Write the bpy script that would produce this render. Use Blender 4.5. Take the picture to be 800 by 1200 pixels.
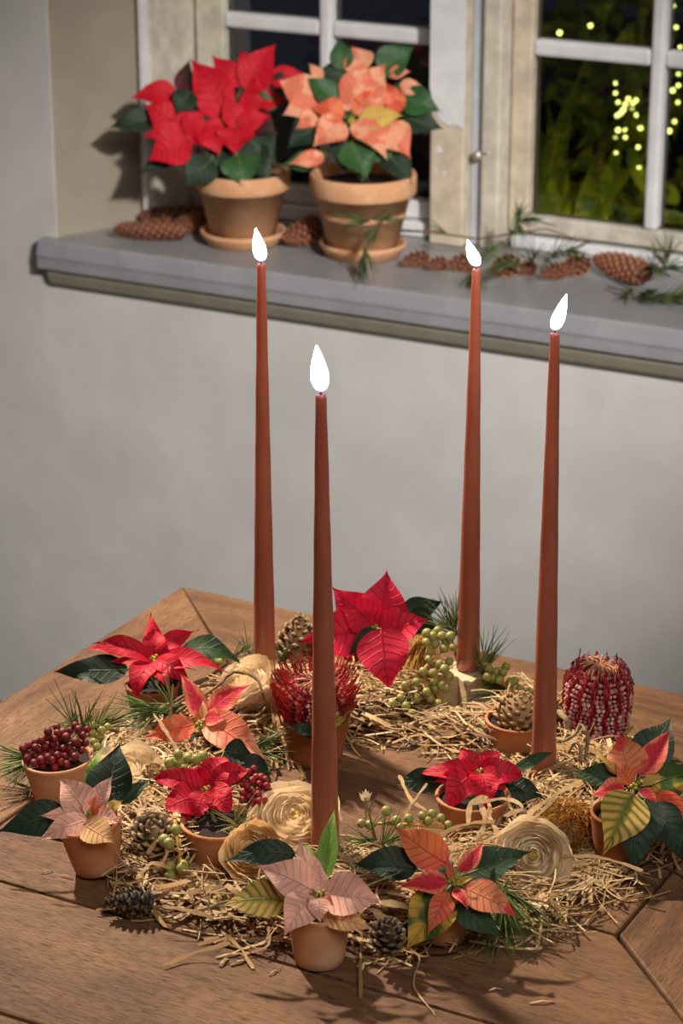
import bpy, math, random
from mathutils import Vector, Matrix
random.seed(7)
for o in list(bpy.data.objects): bpy.data.objects.remove(o)
SC = bpy.context.scene
COL = SC.collection
R = math.radians
# ------------------------------------------------------------------ camera
F = 2850.0; PITCH = R(20.8); ZC = 1.51; TZ = 0.75
cam = bpy.data.cameras.new('camera'); camo = bpy.data.objects.new('camera', cam); COL.objects.link(camo)
cam.sensor_fit = 'AUTO'; cam.sensor_width = 36.0; cam.lens = F/1200*36
camo.location = (0, 0, ZC); camo.rotation_euler = (math.pi/2-PITCH, 0, 0)
cam.clip_start = .05
cam.dof.use_dof = True; cam.dof.focus_distance = 1.56; cam.dof.aperture_fstop = 15
SC.camera = camo
# ------------------------------------------------------------------ world, lights, exposure
w = bpy.data.worlds.new('night'); SC.world = w; w.use_nodes = True
w.node_tree.nodes['Background'].inputs[0].default_value = (.10, .13, .24, 1)
w.node_tree.nodes['Background'].inputs[1].default_value = .05
def area(name, loc, aim, size, power, col):
    l = bpy.data.lights.new(name, 'AREA'); l.shape = 'DISK'; l.size = size; l.energy = power; l.color = col
    o = bpy.data.objects.new(name, l); COL.objects.link(o); o.location = loc
    o.rotation_euler = (Vector(aim)-Vector(loc)).to_track_quat('-Z', 'Y').to_euler()
    return o
def spot(name, loc, aim, size, power, col, cone, blend):
    l = bpy.data.lights.new(name, 'SPOT'); l.energy = power; l.color = col; l.shadow_soft_size = size; l.spot_size = R(cone); l.spot_blend = blend
    o = bpy.data.objects.new(name, l); COL.objects.link(o); o.location = loc; o.rotation_euler = (Vector(aim)-Vector(loc)).to_track_quat('-Z', 'Y').to_euler()
spot('studio_lamp_key', (-.62, 2.30, 1.95), (-.01, 1.56, .75), .035, 235, (1, .85, .68), 42, 1.0)
spot('studio_lamp_window', (.85, .30, 2.2), (-.02, 2.80, .66), .08, 400, (1, .955, .91), 26, 1.0)
area('room_fill_light', (.5, .2, 2.42), (.3, 1.6, .7), 1.3, 27, (1, .955, .90))  # added area light without a fixture, fills the room and foreground
SC.view_settings.view_transform = 'Standard'; SC.view_settings.look = 'None'
SC.view_settings.exposure = 0.0; SC.view_settings.gamma = 1; SC.view_settings.use_curve_mapping = False
# ------------------------------------------------------------------ geometry helpers
CAMP = Vector((0, 0, ZC)); FW = Vector((0, math.cos(PITCH), -math.sin(PITCH))); UPV = Vector((0, math.sin(PITCH), math.cos(PITCH))); RT = Vector((1, 0, 0))
def ray(x, y): return FW+RT*((x-400)/F)+UPV*((600-y)/F)
def at_z(x, y, z): r = ray(x, y); return CAMP+r*((z-ZC)/r.z)
def at_plane(x, y, p, n): r = ray(x, y); return CAMP+r*((p-CAMP).dot(n)/r.dot(n))
def depth(p): return (p-CAMP).dot(FW)
def toward(p, d): return p+(CAMP-p).normalized()*d
def px(p): return depth(p)/F          # metres per photo pixel at that distance
def rgb(r, g, b):
    f = lambda c: (c/255)/12.92 if c/255 <= .04045 else ((c/255+.055)/1.055)**2.4
    return (f(r), f(g), f(b), 1)
def rnd(a, b): return random.uniform(a, b)
class MB:
    """collects vertices and faces in world space; build() links them as one mesh object"""
    def __init__(s): s.v = []; s.f = []; s.uv = []
    def add(s, vs, fs, uvs=None):
        k = len(s.v); s.v += [Vector(v) for v in vs]
        s.uv += list(uvs) if uvs else [(0, 0)]*len(vs)
        s.f += [tuple(i+k for i in f) for f in fs]
    def grid(s, rows, uvs=None, close=False):
        n = len(rows); m = len(rows[0]); fs = []
        for i in range(n-1):
            for j in range(m if close else m-1):
                fs.append((i*m+j, i*m+(j+1) % m, (i+1)*m+(j+1) % m, (i+1)*m+j))
        s.add([v for r in rows for v in r], fs, [u for r in uvs for u in r] if uvs else None)
    def box(s, x0, x1, y0, y1, z0, z1, fr=None, uv=None):
        c = [(x0, y0, z0), (x1, y0, z0), (x1, y1, z0), (x0, y1, z0), (x0, y0, z1), (x1, y0, z1), (x1, y1, z1), (x0, y1, z1)]
        if fr: c = [fr(*q) for q in c]
        s.add(c, [(0, 3, 2, 1), (4, 5, 6, 7), (0, 1, 5, 4), (1, 2, 6, 5), (2, 3, 7, 6), (3, 0, 4, 7)], uv)
    def prism(s, poly, z0, z1, fr=None, uv=None):
        n = len(poly); c = [(x, y, z0) for x, y in poly]+[(x, y, z1) for x, y in poly]
        if fr: c = [fr(*q) for q in c]
        s.add(c, [tuple(range(n-1, -1, -1)), tuple(range(n, 2*n))]+[(i, (i+1) % n, n+(i+1) % n, n+i) for i in range(n)], uv)
    def tube(s, pts, rad, sides=5, u=0.0, cap=True):
        pts = [Vector(p) for p in pts]; rows = []; uvs = []; n = len(pts)
        ref = Vector((.31, .17, .93))
        for i, p in enumerate(pts):
            d = (pts[min(i+1, n-1)]-pts[max(i-1, 0)]).normalized()
            if abs(d.dot(ref)) > .95: ref = Vector((1, .1, 0))
            a = d.cross(ref).normalized(); b = d.cross(a)
            r = rad[i] if isinstance(rad, (list, tuple)) else rad
            rows.append([p+(a*math.cos(q)+b*math.sin(q))*r for q in [2*math.pi*k/sides for k in range(sides)]])
            uvs.append([(u, i/max(1, n-1))]*sides)
        k = len(s.v); s.grid(rows, uvs, True)
        if cap: s.f.append(tuple(k+j for j in range(sides-1, -1, -1))); e = len(s.v)-sides; s.f.append(tuple(e+j for j in range(sides)))
    def ribbon(s, pts, wd, nrm, u=0.0, cup=0.0):
        pts = [Vector(p) for p in pts]; n = len(pts); rows = []; uvs = []
        for i, p in enumerate(pts):
            d = (pts[min(i+1, n-1)]-pts[max(i-1, 0)]).normalized(); a = d.cross(nrm).normalized()
            q = wd[i] if isinstance(wd, (list, tuple)) else wd
            if cup: rows.append([p-a*q/2, p+nrm*cup*q, p+a*q/2]); uvs.append([(u, i/(n-1))]*3)
            else: rows.append([p-a*q/2, p+a*q/2]); uvs.append([(u, i/(n-1))]*2)
        s.grid(rows, uvs)
    def lathe(s, prof, M=None, seg=32, uv=True):
        rows = []; uvs = []; n = len(prof)
        for i, (r, z) in enumerate(prof):
            rows.append([(M @ Vector((r*math.cos(a), r*math.sin(a), z))) if M else Vector((r*math.cos(a), r*math.sin(a), z)) for a in [2*math.pi*k/seg for k in range(seg)]])
            uvs.append([(k/seg, z*20) for k in range(seg)])
        s.grid(rows, uvs, True)
    def mesh(s, name, origin=None):
        me = bpy.data.meshes.new(name); o = origin or Vector()
        me.from_pydata([tuple(v-o) for v in s.v], [], s.f)
        ul = me.uv_layers.new(name='UVMap')
        li = [0]*len(me.loops); me.loops.foreach_get('vertex_index', li)
        flat = []
        for i in li: flat += [s.uv[i][0], s.uv[i][1]]
        ul.data.foreach_set('uv', flat)
        me.update(); return me
    def build(s, name, mat, parent=None, smooth=True, stuff=False, bevel=0, solid=0):
        org = wloc(parent) if parent else (s.v and sum(s.v, Vector())/len(s.v))
        if not parent: org = Vector((org.x, org.y, min(v.z for v in s.v)))
        o = link(name, s.mesh(name, org), mat, parent)
        if not parent: o.location = org
        if smooth: o.data.polygons.foreach_set('use_smooth', [True]*len(o.data.polygons))
        if stuff: o['kind'] = 'stuff'
        if bevel:
            b = o.modifiers.new('bevel', 'BEVEL'); b.width = bevel; b.segments = 2; b.limit_method = 'ANGLE'
        if solid:
            b = o.modifiers.new('solid', 'SOLIDIFY'); b.thickness = solid; b.offset = 0
        return o
def link(name, me, mat, parent=None):
    o = bpy.data.objects.new(name, me); COL.objects.link(o)
    if mat and not me.materials: me.materials.append(mat)
    if parent: o.parent = parent
    return o
def wloc(o):
    p = Vector()
    while o: p += o.location; o = o.parent
    return p
def tag(o, label, cat, group=None, kind=None):
    o['label'] = label; o['category'] = cat
    if group: o['group'] = group
    if kind: o['kind'] = kind
    return o
def thing(name, loc, label, cat, group=None, kind=None):
    o = bpy.data.objects.new(name, None); COL.objects.link(o); o.location = loc; o.empty_display_size = .02
    return tag(o, label, cat, group, kind)
def inst(name, me, M, parent):
    """child sharing mesh data; M is a world matrix"""
    o = bpy.data.objects.new(name, me); COL.objects.link(o); o.parent = parent
    o.matrix_basis = Matrix.Translation(-wloc(parent)) @ M
    return o
def frame(p, zdir, xref=Vector((1, 0, 0)), s=1.0):
    z = zdir.normalized(); y = z.cross(xref)
    if y.length < 1e-4: y = z.cross(Vector((0, 1, 0)))
    y.normalize(); x = y.cross(z)
    m = Matrix((x, y, z)).transposed().to_4x4()
    return Matrix.Translation(p) @ m @ Matrix.Scale(s, 4)
# ------------------------------------------------------------------ materials
class NT:
    def __init__(s, name):
        s.mat = bpy.data.materials.new(name); s.mat.use_nodes = True; s.t = s.mat.node_tree
        s.b = s.t.nodes['Principled BSDF']; s.out = s.t.nodes['Material Output']
    def put(s, sock, v):
        if isinstance(v, bpy.types.NodeSocket): s.t.links.new(v, sock)
        elif isinstance(v, tuple) and len(v) == 3 and sock.type == 'RGBA': sock.default_value = (*v, 1)
        else: sock.default_value = v
    def n(s, typ, ins={}, **kw):
        q = s.t.nodes.new(typ)
        for k, v in kw.items(): setattr(q, k, v)
        for k, v in ins.items(): s.put(q.inputs[k], v)
        return q
    def m(s, op, a, b=0.0, c=0.0): return s.n('ShaderNodeMath', {0: a, 1: b, 2: c}, operation=op).outputs[0]
    def mix(s, f, a, b, mode='MIX'):
        q = s.n('ShaderNodeMix', data_type='RGBA', blend_type=mode); s.put(q.inputs[0], f); s.put(q.inputs[6], a); s.put(q.inputs[7], b); return q.outputs[2]
    def ss(s, x, a, b, lo=0.0, hi=1.0):
        q = s.n('ShaderNodeMapRange', {'Value': x, 'From Min': a, 'From Max': b, 'To Min': lo, 'To Max': hi}, interpolation_type='SMOOTHSTEP'); return q.outputs[0]
    def coord(s, kind='Object', scale=(1, 1, 1)):
        c = s.n('ShaderNodeTexCoord').outputs[kind]
        return s.n('ShaderNodeMapping', {'Vector': c, 'Scale': scale}).outputs[0]
    def noise(s, vec, scale, detail=4.0, rough=.55): return s.n('ShaderNodeTexNoise', {'Vector': vec, 'Scale': scale, 'Detail': detail, 'Roughness': rough}).outputs[0]
    def bump(s, h, strength=.3, dist=.001): s.put(s.b.inputs['Normal'], s.n('ShaderNodeBump', {'Height': h, 'Strength': strength, 'Distance': dist}).outputs[0])
    def base(s, c): s.put(s.b.inputs['Base Color'], c)
    def set(s, **kw):
        for k, v in kw.items(): s.put(s.b.inputs[k.replace('_', ' ')], v)
        return s
    def rand(s): return s.n('ShaderNodeObjectInfo').outputs['Random']
def simple(name, c, rough=.6, var=.12, scale=60, bump=.2, dist=.0008, **kw):
    t = NT(name); v = t.coord('Object'); n = t.noise(v, scale)
    dark = tuple(q*(1-var*1.6) for q in c[:3])+(1,); lite = tuple(min(1, q*(1+var)) for q in c[:3])+(1,)
    t.base(t.mix(t.ss(n, .3, .7), dark, lite)); t.set(Roughness=rough, **kw)
    if bump: t.bump(t.noise(v, scale*3), bump, dist)
    return t.mat
def leafmat(name, main, alt=None, mode='plain', vein=None, rough=.58, trans=.2, veinamt=.28, bump=.9):
    t = NT(name); uv = t.n('ShaderNodeTexCoord').outputs['UV']; sp = t.n('ShaderNodeSeparateXYZ', {0: uv})
    u = sp.outputs[0]; a = t.m('ABSOLUTE', t.m('SUBTRACT', t.m('MULTIPLY', sp.outputs[1], 2.0), 1.0))
    v = t.coord('Object'); nz = t.noise(v, 90); nf = t.noise(v, 900, 3.0)
    fr = t.m('FRACT', t.m('MULTIPLY', t.m('ADD', t.m('SUBTRACT', u, t.m('MULTIPLY', a, .17)), t.m('MULTIPLY', nz, .07)), 8.0))
    tri = t.m('MULTIPLY', t.m('ABSOLUTE', t.m('SUBTRACT', fr, .5)), 2.0)
    side = t.ss(tri, .78, .98); mid = t.ss(a, .075, .02); vn = t.m('MAXIMUM', side, mid)
    col = t.mix(t.ss(nz, .3, .75), tuple(q*.82 for q in main[:3])+(1,), main)
    if mode == 'edge':      # colour of the centre giving way to another at the margin
        msk = t.ss(t.m('ADD', a, t.m('MULTIPLY', t.m('SUBTRACT', nz, .5), 1.3)), .42, .78); col = t.mix(msk, col, alt)
    elif mode == 'veined':  # main colour holds near the veins, the other between them
        msk = t.m('MULTIPLY', t.ss(tri, .85, .25), t.ss(t.m('ADD', a, t.m('MULTIPLY', nz, .5)), .25, .6)); col = t.mix(msk, col, alt)
    elif mode == 'patch':
        msk = t.ss(t.noise(v, 42, 2.0), .46, .56); col = t.mix(msk, col, alt)
    if vein: col = t.mix(t.m('MULTIPLY', vn, veinamt), col, vein)
    t.base(col); t.set(Roughness=rough, Specular_IOR_Level=.28)
    h = t.m('ADD', t.m('MULTIPLY', vn, -.8), t.m('MULTIPLY', nf, .5)); t.bump(h, bump, .0006)
    tr = t.n('ShaderNodeBsdfTranslucent', {'Color': col}); mx = t.n('ShaderNodeMixShader', {0: trans, 1: t.b.outputs[0], 2: tr.outputs[0]})
    t.t.links.new(mx.outputs[0], t.out.inputs[0]); return t.mat
M = {}
M['red'] = leafmat('red_bract', rgb(214, 20, 52), vein=rgb(150, 8, 30))
M['red_back'] = leafmat('crimson_bract', rgb(225, 26, 66), vein=rgb(160, 14, 40))
M['red_sill'] = leafmat('scarlet_bract', rgb(218, 24, 46), vein=rgb(150, 10, 26))
M['dark_red'] = leafmat('dark_red_leaf', rgb(96, 18, 30), rgb(45, 40, 30), 'patch', vein=rgb(150, 20, 40))
M['pink'] = leafmat('pale_pink_bract', rgb(246, 188, 168), vein=rgb(226, 156, 138), veinamt=.2)
M['pink_pale'] = leafmat('pale_peach_bract', rgb(240, 186, 150), vein=rgb(214, 140, 115))
M['peach_green'] = leafmat('peach_bract_with_green_tip', rgb(236, 178, 122), rgb(190, 185, 95), 'patch', vein=rgb(205, 140, 90))
M['salmon'] = leafmat('salmon_bract', rgb(240, 132, 100), rgb(243, 172, 135), 'patch', vein=rgb(205, 82, 66))
M['salmon_red'] = leafmat('salmon_red_bract', rgb(228, 92, 62), rgb(240, 130, 90), 'patch', vein=rgb(190, 60, 50))
M['flame'] = leafmat('red_bract_with_salmon_edge', rgb(218, 44, 66), rgb(236, 128, 98), 'edge', vein=rgb(235, 90, 80))
M['orange'] = leafmat('orange_bract', rgb(232, 124, 74), rgb(224, 98, 74), 'patch', vein=rgb(200, 90, 60))
M['orange_red'] = leafmat('orange_bract_with_red_patch', rgb(240, 148, 104), rgb(222, 66, 72), 'patch', vein=rgb(205, 90, 66))
M['yellow_green'] = leafmat('yellow_green_leaf', rgb(142, 138, 56), rgb(206, 164, 88), 'veined', vein=rgb(98, 116, 44))
M['green_yellow'] = leafmat('green_leaf_with_amber_patches', rgb(64, 92, 30), rgb(190, 150, 60), 'patch', vein=rgb(120, 140, 60))
M['lime'] = leafmat('light_green_leaf', rgb(112, 152, 52), rgb(160, 178, 90), 'patch', vein=rgb(160, 180, 100))
M['yellow'] = leafmat('yellow_bract', rgb(224, 186, 92), rgb(200, 170, 70), 'patch', vein=rgb(180, 140, 60))
M['green'] = leafmat('green_leaf', rgb(48, 72, 42), vein=rgb(92, 114, 80), rough=.52, trans=.1)
M['green_dark'] = leafmat('dark_green_leaf', rgb(36, 54, 38), vein=rgb(74, 94, 72), rough=.52, trans=.07)
M['green_sill'] = leafmat('mid_green_leaf', rgb(52, 92, 48), vein=rgb(95, 130, 80), rough=.42, trans=.12)
def terracotta(name, c, pale):
    t = NT(name); v = t.coord('Object'); n = t.noise(v, 38, 6.0, .6); n2 = t.noise(v, 240, 4.0)
    col = t.mix(t.ss(n, .42, .72), c, pale); col = t.mix(t.ss(n2, .55, .75, 0, .35), col, tuple(q*.6 for q in c[:3])+(1,))
    t.base(col); t.set(Roughness=.85, Specular_IOR_Level=.2); t.bump(t.m('ADD', n2, t.m('MULTIPLY', n, .6)), .25, .0006); return t.mat
M['terra'] = terracotta('terracotta', rgb(196, 128, 88), rgb(206, 150, 112))
M['terra_pale'] = terracotta('pale_terracotta', rgb(208, 154, 112), rgb(218, 172, 134))
M['terra_brown'] = terracotta('brown_terracotta', rgb(150, 92, 58), rgb(172, 112, 76))
M['soil'] = simple('potting_soil', rgb(46, 32, 26), .95, .3, 300, .8, .002)
def woodmat(name, c, dk, lt, sheen=.45):
    t = NT(name); uv = t.n('ShaderNodeTexCoord').outputs['UV']; rn = t.rand()
    off = t.n('ShaderNodeCombineXYZ', {0: t.m('MULTIPLY', rn, 31.0), 1: t.m('MULTIPLY', rn, 17.0), 2: 0.0}).outputs[0]
    vv = t.n('ShaderNodeVectorMath', {0: uv, 1: off}, operation='ADD').outputs[0]
    st = t.n('ShaderNodeMapping', {'Vector': vv, 'Scale': (2.2, 26, 1)}).outputs[0]
    st2 = t.n('ShaderNodeMapping', {'Vector': vv, 'Scale': (60, 900, 1)}).outputs[0]
    st3 = t.n('ShaderNodeMapping', {'Vector': vv, 'Scale': (14, 70, 1)}).outputs[0]
    g = t.noise(st, 3.0, 5.0, .6); pores = t.noise(st2, 1.6, 3.0, .6); fl = t.noise(st3, 3.0, 3.0, .6); big = t.noise(vv, 7.0, 2.0)
    ring = t.m('SINE', t.m('MULTIPLY', g, 46.0))
    col = t.mix(t.ss(g, .3, .7), dk, c); col = t.mix(t.ss(big, .38, .68, 0, .75), col, lt)
    col = t.mix(t.ss(ring, .2, 1, 0, .34), col, dk)
    col = t.mix(t.ss(pores, .50, .62, 0, .72), col, tuple(q*.42 for q in dk[:3])+(1,))
    col = t.mix(t.ss(fl, .60, .68, 0, .45), col, tuple(q*.6 for q in dk[:3])+(1,))
    col = t.mix(t.m('MULTIPLY', rn, .22), col, dk)
    t.base(col); t.set(Roughness=t.ss(pores, .4, .7, sheen, .75), Specular_IOR_Level=.25)
    t.bump(t.m('SUBTRACT', t.m('MULTIPLY', ring, .12), t.ss(pores, .52, .66)), .35, .0006); return t.mat
M['oak'] = woodmat('oiled_oak', rgb(126, 90, 61), rgb(86, 58, 37), rgb(146, 108, 76), .62)
M['floor_wood'] = woodmat('floor_boards', rgb(110, 80, 58), rgb(78, 54, 40), rgb(128, 94, 68))
M['block'] = woodmat('pale_raw_wood', rgb(226, 204, 170), rgb(196, 168, 130), rgb(236, 220, 192), .6)
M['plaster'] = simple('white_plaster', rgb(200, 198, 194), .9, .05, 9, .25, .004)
M['reveal'] = simple('shaded_plaster', rgb(152, 142, 126), .9, .06, 12, .2, .003)  # base colour darkened for the shade lying on the reveal
M['sill'] = simple('grey_paint', rgb(146, 146, 149), .32, .05, 30, .08, .001)
M['cove'] = simple('olive_grey_paint', rgb(140, 134, 118), .55, .06, 30, .1, .001)
M['frame'] = simple('weathered_cream_paint', rgb(206, 198, 182), .55, .12, 40, .3, .001)
M['frame_white'] = simple('white_paint', rgb(226, 226, 228), .45, .05, 30, .1, .0008)
M['frame_beige'] = simple('bare_beige_wood', rgb(204, 190, 168), .6, .12, 40, .3, .001)
M['frame_grey'] = simple('blue_grey_paint', rgb(180, 184, 194), .5, .06, 30, .1, .0008)
M['iron'] = simple('pale_metal', rgb(190, 180, 160), .4, .1, 80, .1, .0005, Metallic=.5)
def glass():
    t = NT('window_glass'); fr = t.n('ShaderNodeFresnel', {'IOR': 1.5}).outputs[0]
    tr = t.n('ShaderNodeBsdfTransparent', {'Color': (.93, .96, .93, 1)}); gl = t.n('ShaderNodeBsdfGlossy', {'Color': (1, 1, 1, 1), 'Roughness': .02})
    mx = t.n('ShaderNodeMixShader', {0: fr, 1: tr.outputs[0], 2: gl.outputs[0]}); t.t.links.new(mx.outputs[0], t.out.inputs[0]); return t.mat
M['glass'] = glass()
def wax():
    t = NT('rust_wax'); v = t.coord('Object', (1, 1, .25)); n = t.noise(v, 60)
    t.base(t.mix(t.ss(n, .3, .7), rgb(146, 82, 62), rgb(164, 96, 74))); t.set(Roughness=.26, Subsurface_Weight=.4, Subsurface_Radius=(1, .45, .25), Subsurface_Scale=.016, Coat_Weight=.15, Coat_Roughness=.2)
    t.bump(t.noise(t.coord('Object', (1, 1, .4)), 220), .08, .0005); return t.mat
M['wax'] = wax()
def flame():
    t = NT('candle_flame'); z = t.n('ShaderNodeSeparateXYZ', {0: t.n('ShaderNodeTexCoord').outputs['UV']}).outputs[1]
    r = t.n('ShaderNodeValToRGB', {0: z}); e = r.color_ramp.elements
    e[0].position = 0; e[0].color = (.12, .2, 1, 1); e[1].position = .3; e[1].color = (1, .80, .50, 1); e.new(.16).color = (.30, .38, 1, 1); e.new(1).color = (1, .74, .36, 1)
    s = t.ss(z, .03, .38, 4.0, 240.0)
    em = t.n('ShaderNodeEmission', {'Color': r.outputs[0], 'Strength': s}); t.t.links.new(em.outputs[0], t.out.inputs[0]); return t.mat
M['fire'] = flame()
M['wick'] = simple('burnt_wick', rgb(30, 22, 20), .9)
def strandmat(name, a, b, c, rough=.6, trans=.15):
    t = NT(name); sp = t.n('ShaderNodeSeparateXYZ', {0: t.n('ShaderNodeTexCoord').outputs['UV']}); u = sp.outputs[0]
    r = t.n('ShaderNodeValToRGB', {0: u}); e = r.color_ramp.elements; e[0].color = a; e[1].color = c; e.new(.5).color = b
    n = t.noise(t.coord('Object', (1, 1, 1)), 260, 2.0); col = t.mix(t.ss(n, .35, .7, 0, .4), r.outputs[0], a)
    t.base(col); t.set(Roughness=rough, Specular_IOR_Level=.3)
    tr = t.n('ShaderNodeBsdfTranslucent', {'Color': col}); mx = t.n('ShaderNodeMixShader', {0: trans, 1: t.b.outputs[0], 2: tr.outputs[0]})
    t.t.links.new(mx.outputs[0], t.out.inputs[0]); return t.mat
M['straw'] = strandmat('straw', rgb(134, 98, 60), rgb(200, 164, 114), rgb(238, 214, 170))
M['straw_dark'] = strandmat('brown_straw', rgb(70, 46, 26), rgb(120, 84, 50), rgb(166, 124, 78))
M['straw_pale'] = strandmat('pale_wood_shaving', rgb(150, 112, 70), rgb(194, 154, 104), rgb(226, 196, 148))
M['needle'] = strandmat('pine_needles', rgb(48, 70, 30), rgb(92, 116, 52), rgb(146, 162, 92), .45, .1)
M['needle_sill'] = strandmat('dull_pine_needles', rgb(44, 62, 36), rgb(80, 100, 56), rgb(120, 138, 84), .5, .1)
M['needle_pale'] = strandmat('pale_pine_needles', rgb(108, 112, 60), rgb(156, 158, 96), rgb(188, 182, 124), .5, .1)
M['twig'] = simple('twig_bark', rgb(128, 96, 66), .85, .3, 200, .5, .001)
M['twig_grey'] = simple('grey_twig_bark', rgb(150, 126, 92), .85, .25, 200, .5, .001)
M['stem_yellow'] = simple('ochre_stem', rgb(206, 150, 66), .6, .15, 200)
M['stem_green'] = simple('green_stem', rgb(96, 108, 50), .55, .2, 200)
M['bud'] = simple('yellow_green_bud', rgb(168, 160, 60), .5, .25, 300)
M['berry_red'] = simple('dark_red_berry', rgb(122, 22, 28), .45, .3, 160, .3, .0006)
M['berry_crimson'] = simple('crimson_berry', rgb(150, 30, 34), .45, .3, 160, .3, .0006)
M['berry_green'] = simple('olive_berry', rgb(156, 152, 80), .42, .2, 140, .15, .0005)
M['petal'] = leafmat('cream_wood_petal', rgb(253, 232, 196), vein=rgb(238, 204, 160), rough=.7, trans=.25, veinamt=.2, bump=.25)
M['petal_peach'] = leafmat('peach_petal', rgb(250, 214, 156), vein=rgb(232, 182, 122), rough=.7, trans=.25, veinamt=.2, bump=.3)
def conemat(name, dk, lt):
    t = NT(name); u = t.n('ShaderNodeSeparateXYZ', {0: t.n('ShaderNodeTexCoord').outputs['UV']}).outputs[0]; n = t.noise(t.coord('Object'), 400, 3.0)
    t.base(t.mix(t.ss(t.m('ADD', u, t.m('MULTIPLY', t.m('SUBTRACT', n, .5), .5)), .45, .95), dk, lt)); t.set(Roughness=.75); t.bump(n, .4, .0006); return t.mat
M['cone_tan'] = conemat('pine_cone_scale', rgb(74, 52, 38), rgb(178, 146, 106))
M['cone_dark'] = conemat('dark_pine_cone_scale', rgb(34, 26, 22), rgb(112, 90, 66))
M['cone_pale'] = conemat('closed_pine_cone_scale', rgb(128, 96, 62), rgb(202, 168, 120))
M['cone_red'] = conemat('reddish_cone_scale', rgb(84, 46, 30), rgb(176, 112, 78))
M['banksia_core'] = simple('banksia_core', rgb(120, 26, 34), .8, .3, 120)
M['banksia_knob'] = strandmat('banksia_florets', rgb(176, 96, 98), rgb(216, 164, 158), rgb(234, 208, 200), .6, .1)
M['banksia_style'] = strandmat('banksia_styles', rgb(150, 22, 34), rgb(196, 44, 54), rgb(220, 90, 80), .5, .15)
M['banksia_tan'] = strandmat('banksia_tan_styles', rgb(160, 96, 70), rgb(196, 136, 104), rgb(214, 164, 130), .6, .1)
M['gold'] = strandmat('golden_florets', rgb(136, 76, 24), rgb(206, 144, 56), rgb(240, 204, 112), .5, .2)
M['dry_leaf'] = leafmat('dry_fern', rgb(204, 186, 128), vein=rgb(160, 140, 90), rough=.7)
M['bush'] = leafmat('stand_in_leaf', rgb(96, 104, 30), rgb(140, 136, 44), 'patch', vein=rgb(150, 170, 60), rough=.5, trans=.35)
M['ground'] = simple('dark_garden_soil', rgb(50, 46, 40), .95, .3, 20)
M['cable'] = simple('dark_green_cable', rgb(24, 34, 22), .5)
def bulbm():
    t = NT('fairy_light_bulb'); em = t.n('ShaderNodeEmission', {'Color': (.90, .92, .22, 1), 'Strength': 3.2}); t.t.links.new(em.outputs[0], t.out.inputs[0]); return t.mat
M['bulb'] = bulbm()
# ------------------------------------------------------------------ the room: wall frame (s along the wall, t into it, z up)
WA = Vector((-.37582, 2.95712, 0)); WU = Vector((math.cos(R(-28)), math.sin(R(-28)), 0)); WN = Vector((-WU.y, WU.x, 0))
def W(s, t, z): return WA+WU*s+WN*t+Vector((0, 0, z))
def wuv(): return None
WT = .018                       # wall face
S0, S1, B0, B1, ZT = .012, 1.03, .062, .98, 1.62      # opening at the wall face, at the frame, and its head
FT = .135                       # depth of the frame face
SL, SR, TF, RH = -1.35, 3.1, -4.1, 2.5
m = MB(); ZB = .70
rows = [(SL, S0, 0, RH), (S0, S1, 0, ZB), (S0, S1, ZT, RH), (S1, SR, 0, RH)]
for a, b, c, d in rows: m.box(a, b, WT, .45, c, d, W)
o = m.build('wall_back', M['plaster'], smooth=False); tag(o, 'grey-white plastered wall around and below the window', 'wall', kind='structure')
m = MB()
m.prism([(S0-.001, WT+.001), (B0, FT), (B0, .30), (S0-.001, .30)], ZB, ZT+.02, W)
o = m.build('trim_1', M['reveal'], smooth=False); tag(o, 'slanting plaster reveal on the left of the window, darkened for shade', 'reveal', kind='structure')
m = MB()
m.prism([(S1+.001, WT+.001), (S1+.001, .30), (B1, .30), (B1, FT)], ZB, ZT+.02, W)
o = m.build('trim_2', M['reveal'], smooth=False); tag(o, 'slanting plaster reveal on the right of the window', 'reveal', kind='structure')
for nm, q, lab in [('wall_left', (SL-.1, SL, TF, .45), 'plain plastered side wall far left of the window'), ('wall_right', (SR, SR+.1, TF, .45), 'plain plastered side wall far right of the window'), ('wall_front', (SL, SR, TF-.1, TF), 'plain plastered wall opposite the window')]:
    m = MB(); m.box(*q, 0, RH, W); o = m.build(nm, M['plaster'], smooth=False); tag(o, lab, 'wall', kind='structure')
m = MB(); m.box(SL, SR, TF, .45, RH, RH+.1, W); tag(m.build('ceiling', M['plaster'], smooth=False), 'white plaster ceiling of the room', 'ceiling', kind='structure')
fl = thing('floor', W(.8, -2, 0), 'brown board floor of the room', 'floor', kind='structure')
q = SL; k = 0
while q < SR-.01:
    m = MB(); m.box(q+.001, min(q+.16, SR)-.001, TF, .05, -.04, 0, W, [(y, x) for x in (0, .15) for y in (0, 4)]*2); m.build('floor_board', M['floor_wood'], fl, smooth=False); q += .16
m = MB(); m.box(SL, SR, WT-.016, WT, 0, .085, W); tag(m.build('baseboard_back', M['floor_wood'], smooth=False, bevel=.004), 'brown baseboard along the foot of the window wall', 'baseboard', kind='structure')
# sill
sl = thing('trim_3', W(.5, .1, .70), 'wide grey painted window sill with a rounded nosing', 'window sill', kind='structure')
def sweep(prof, s0, s1): 
    mm = MB(); n = len(prof); vs = [W(s0, t, z) for t, z in prof]+[W(s1, t, z) for t, z in prof]
    mm.add(vs, [tuple(range(n)), tuple(range(2*n-1, n-1, -1))]+[(i, n+i, n+(i+1) % n, (i+1) % n) for i in range(n)]); return mm
sweep([(.30, .75), (.004, .75), (.0015, .748), (-.003, .730), (-.002, .7268), (-.002, .714), (.0, .712), (.30, .712)], -.006, 1.048).build('sill_board', M['sill'], sl, smooth=False, bevel=.0015)
sweep([(WT+.001, .7115), (.004, .7115), (.004, .706), (.008, .694), (WT+.001, .684)], .006, 1.036).build('sill_moulding', M['cove'], sl, smooth=False)
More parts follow.
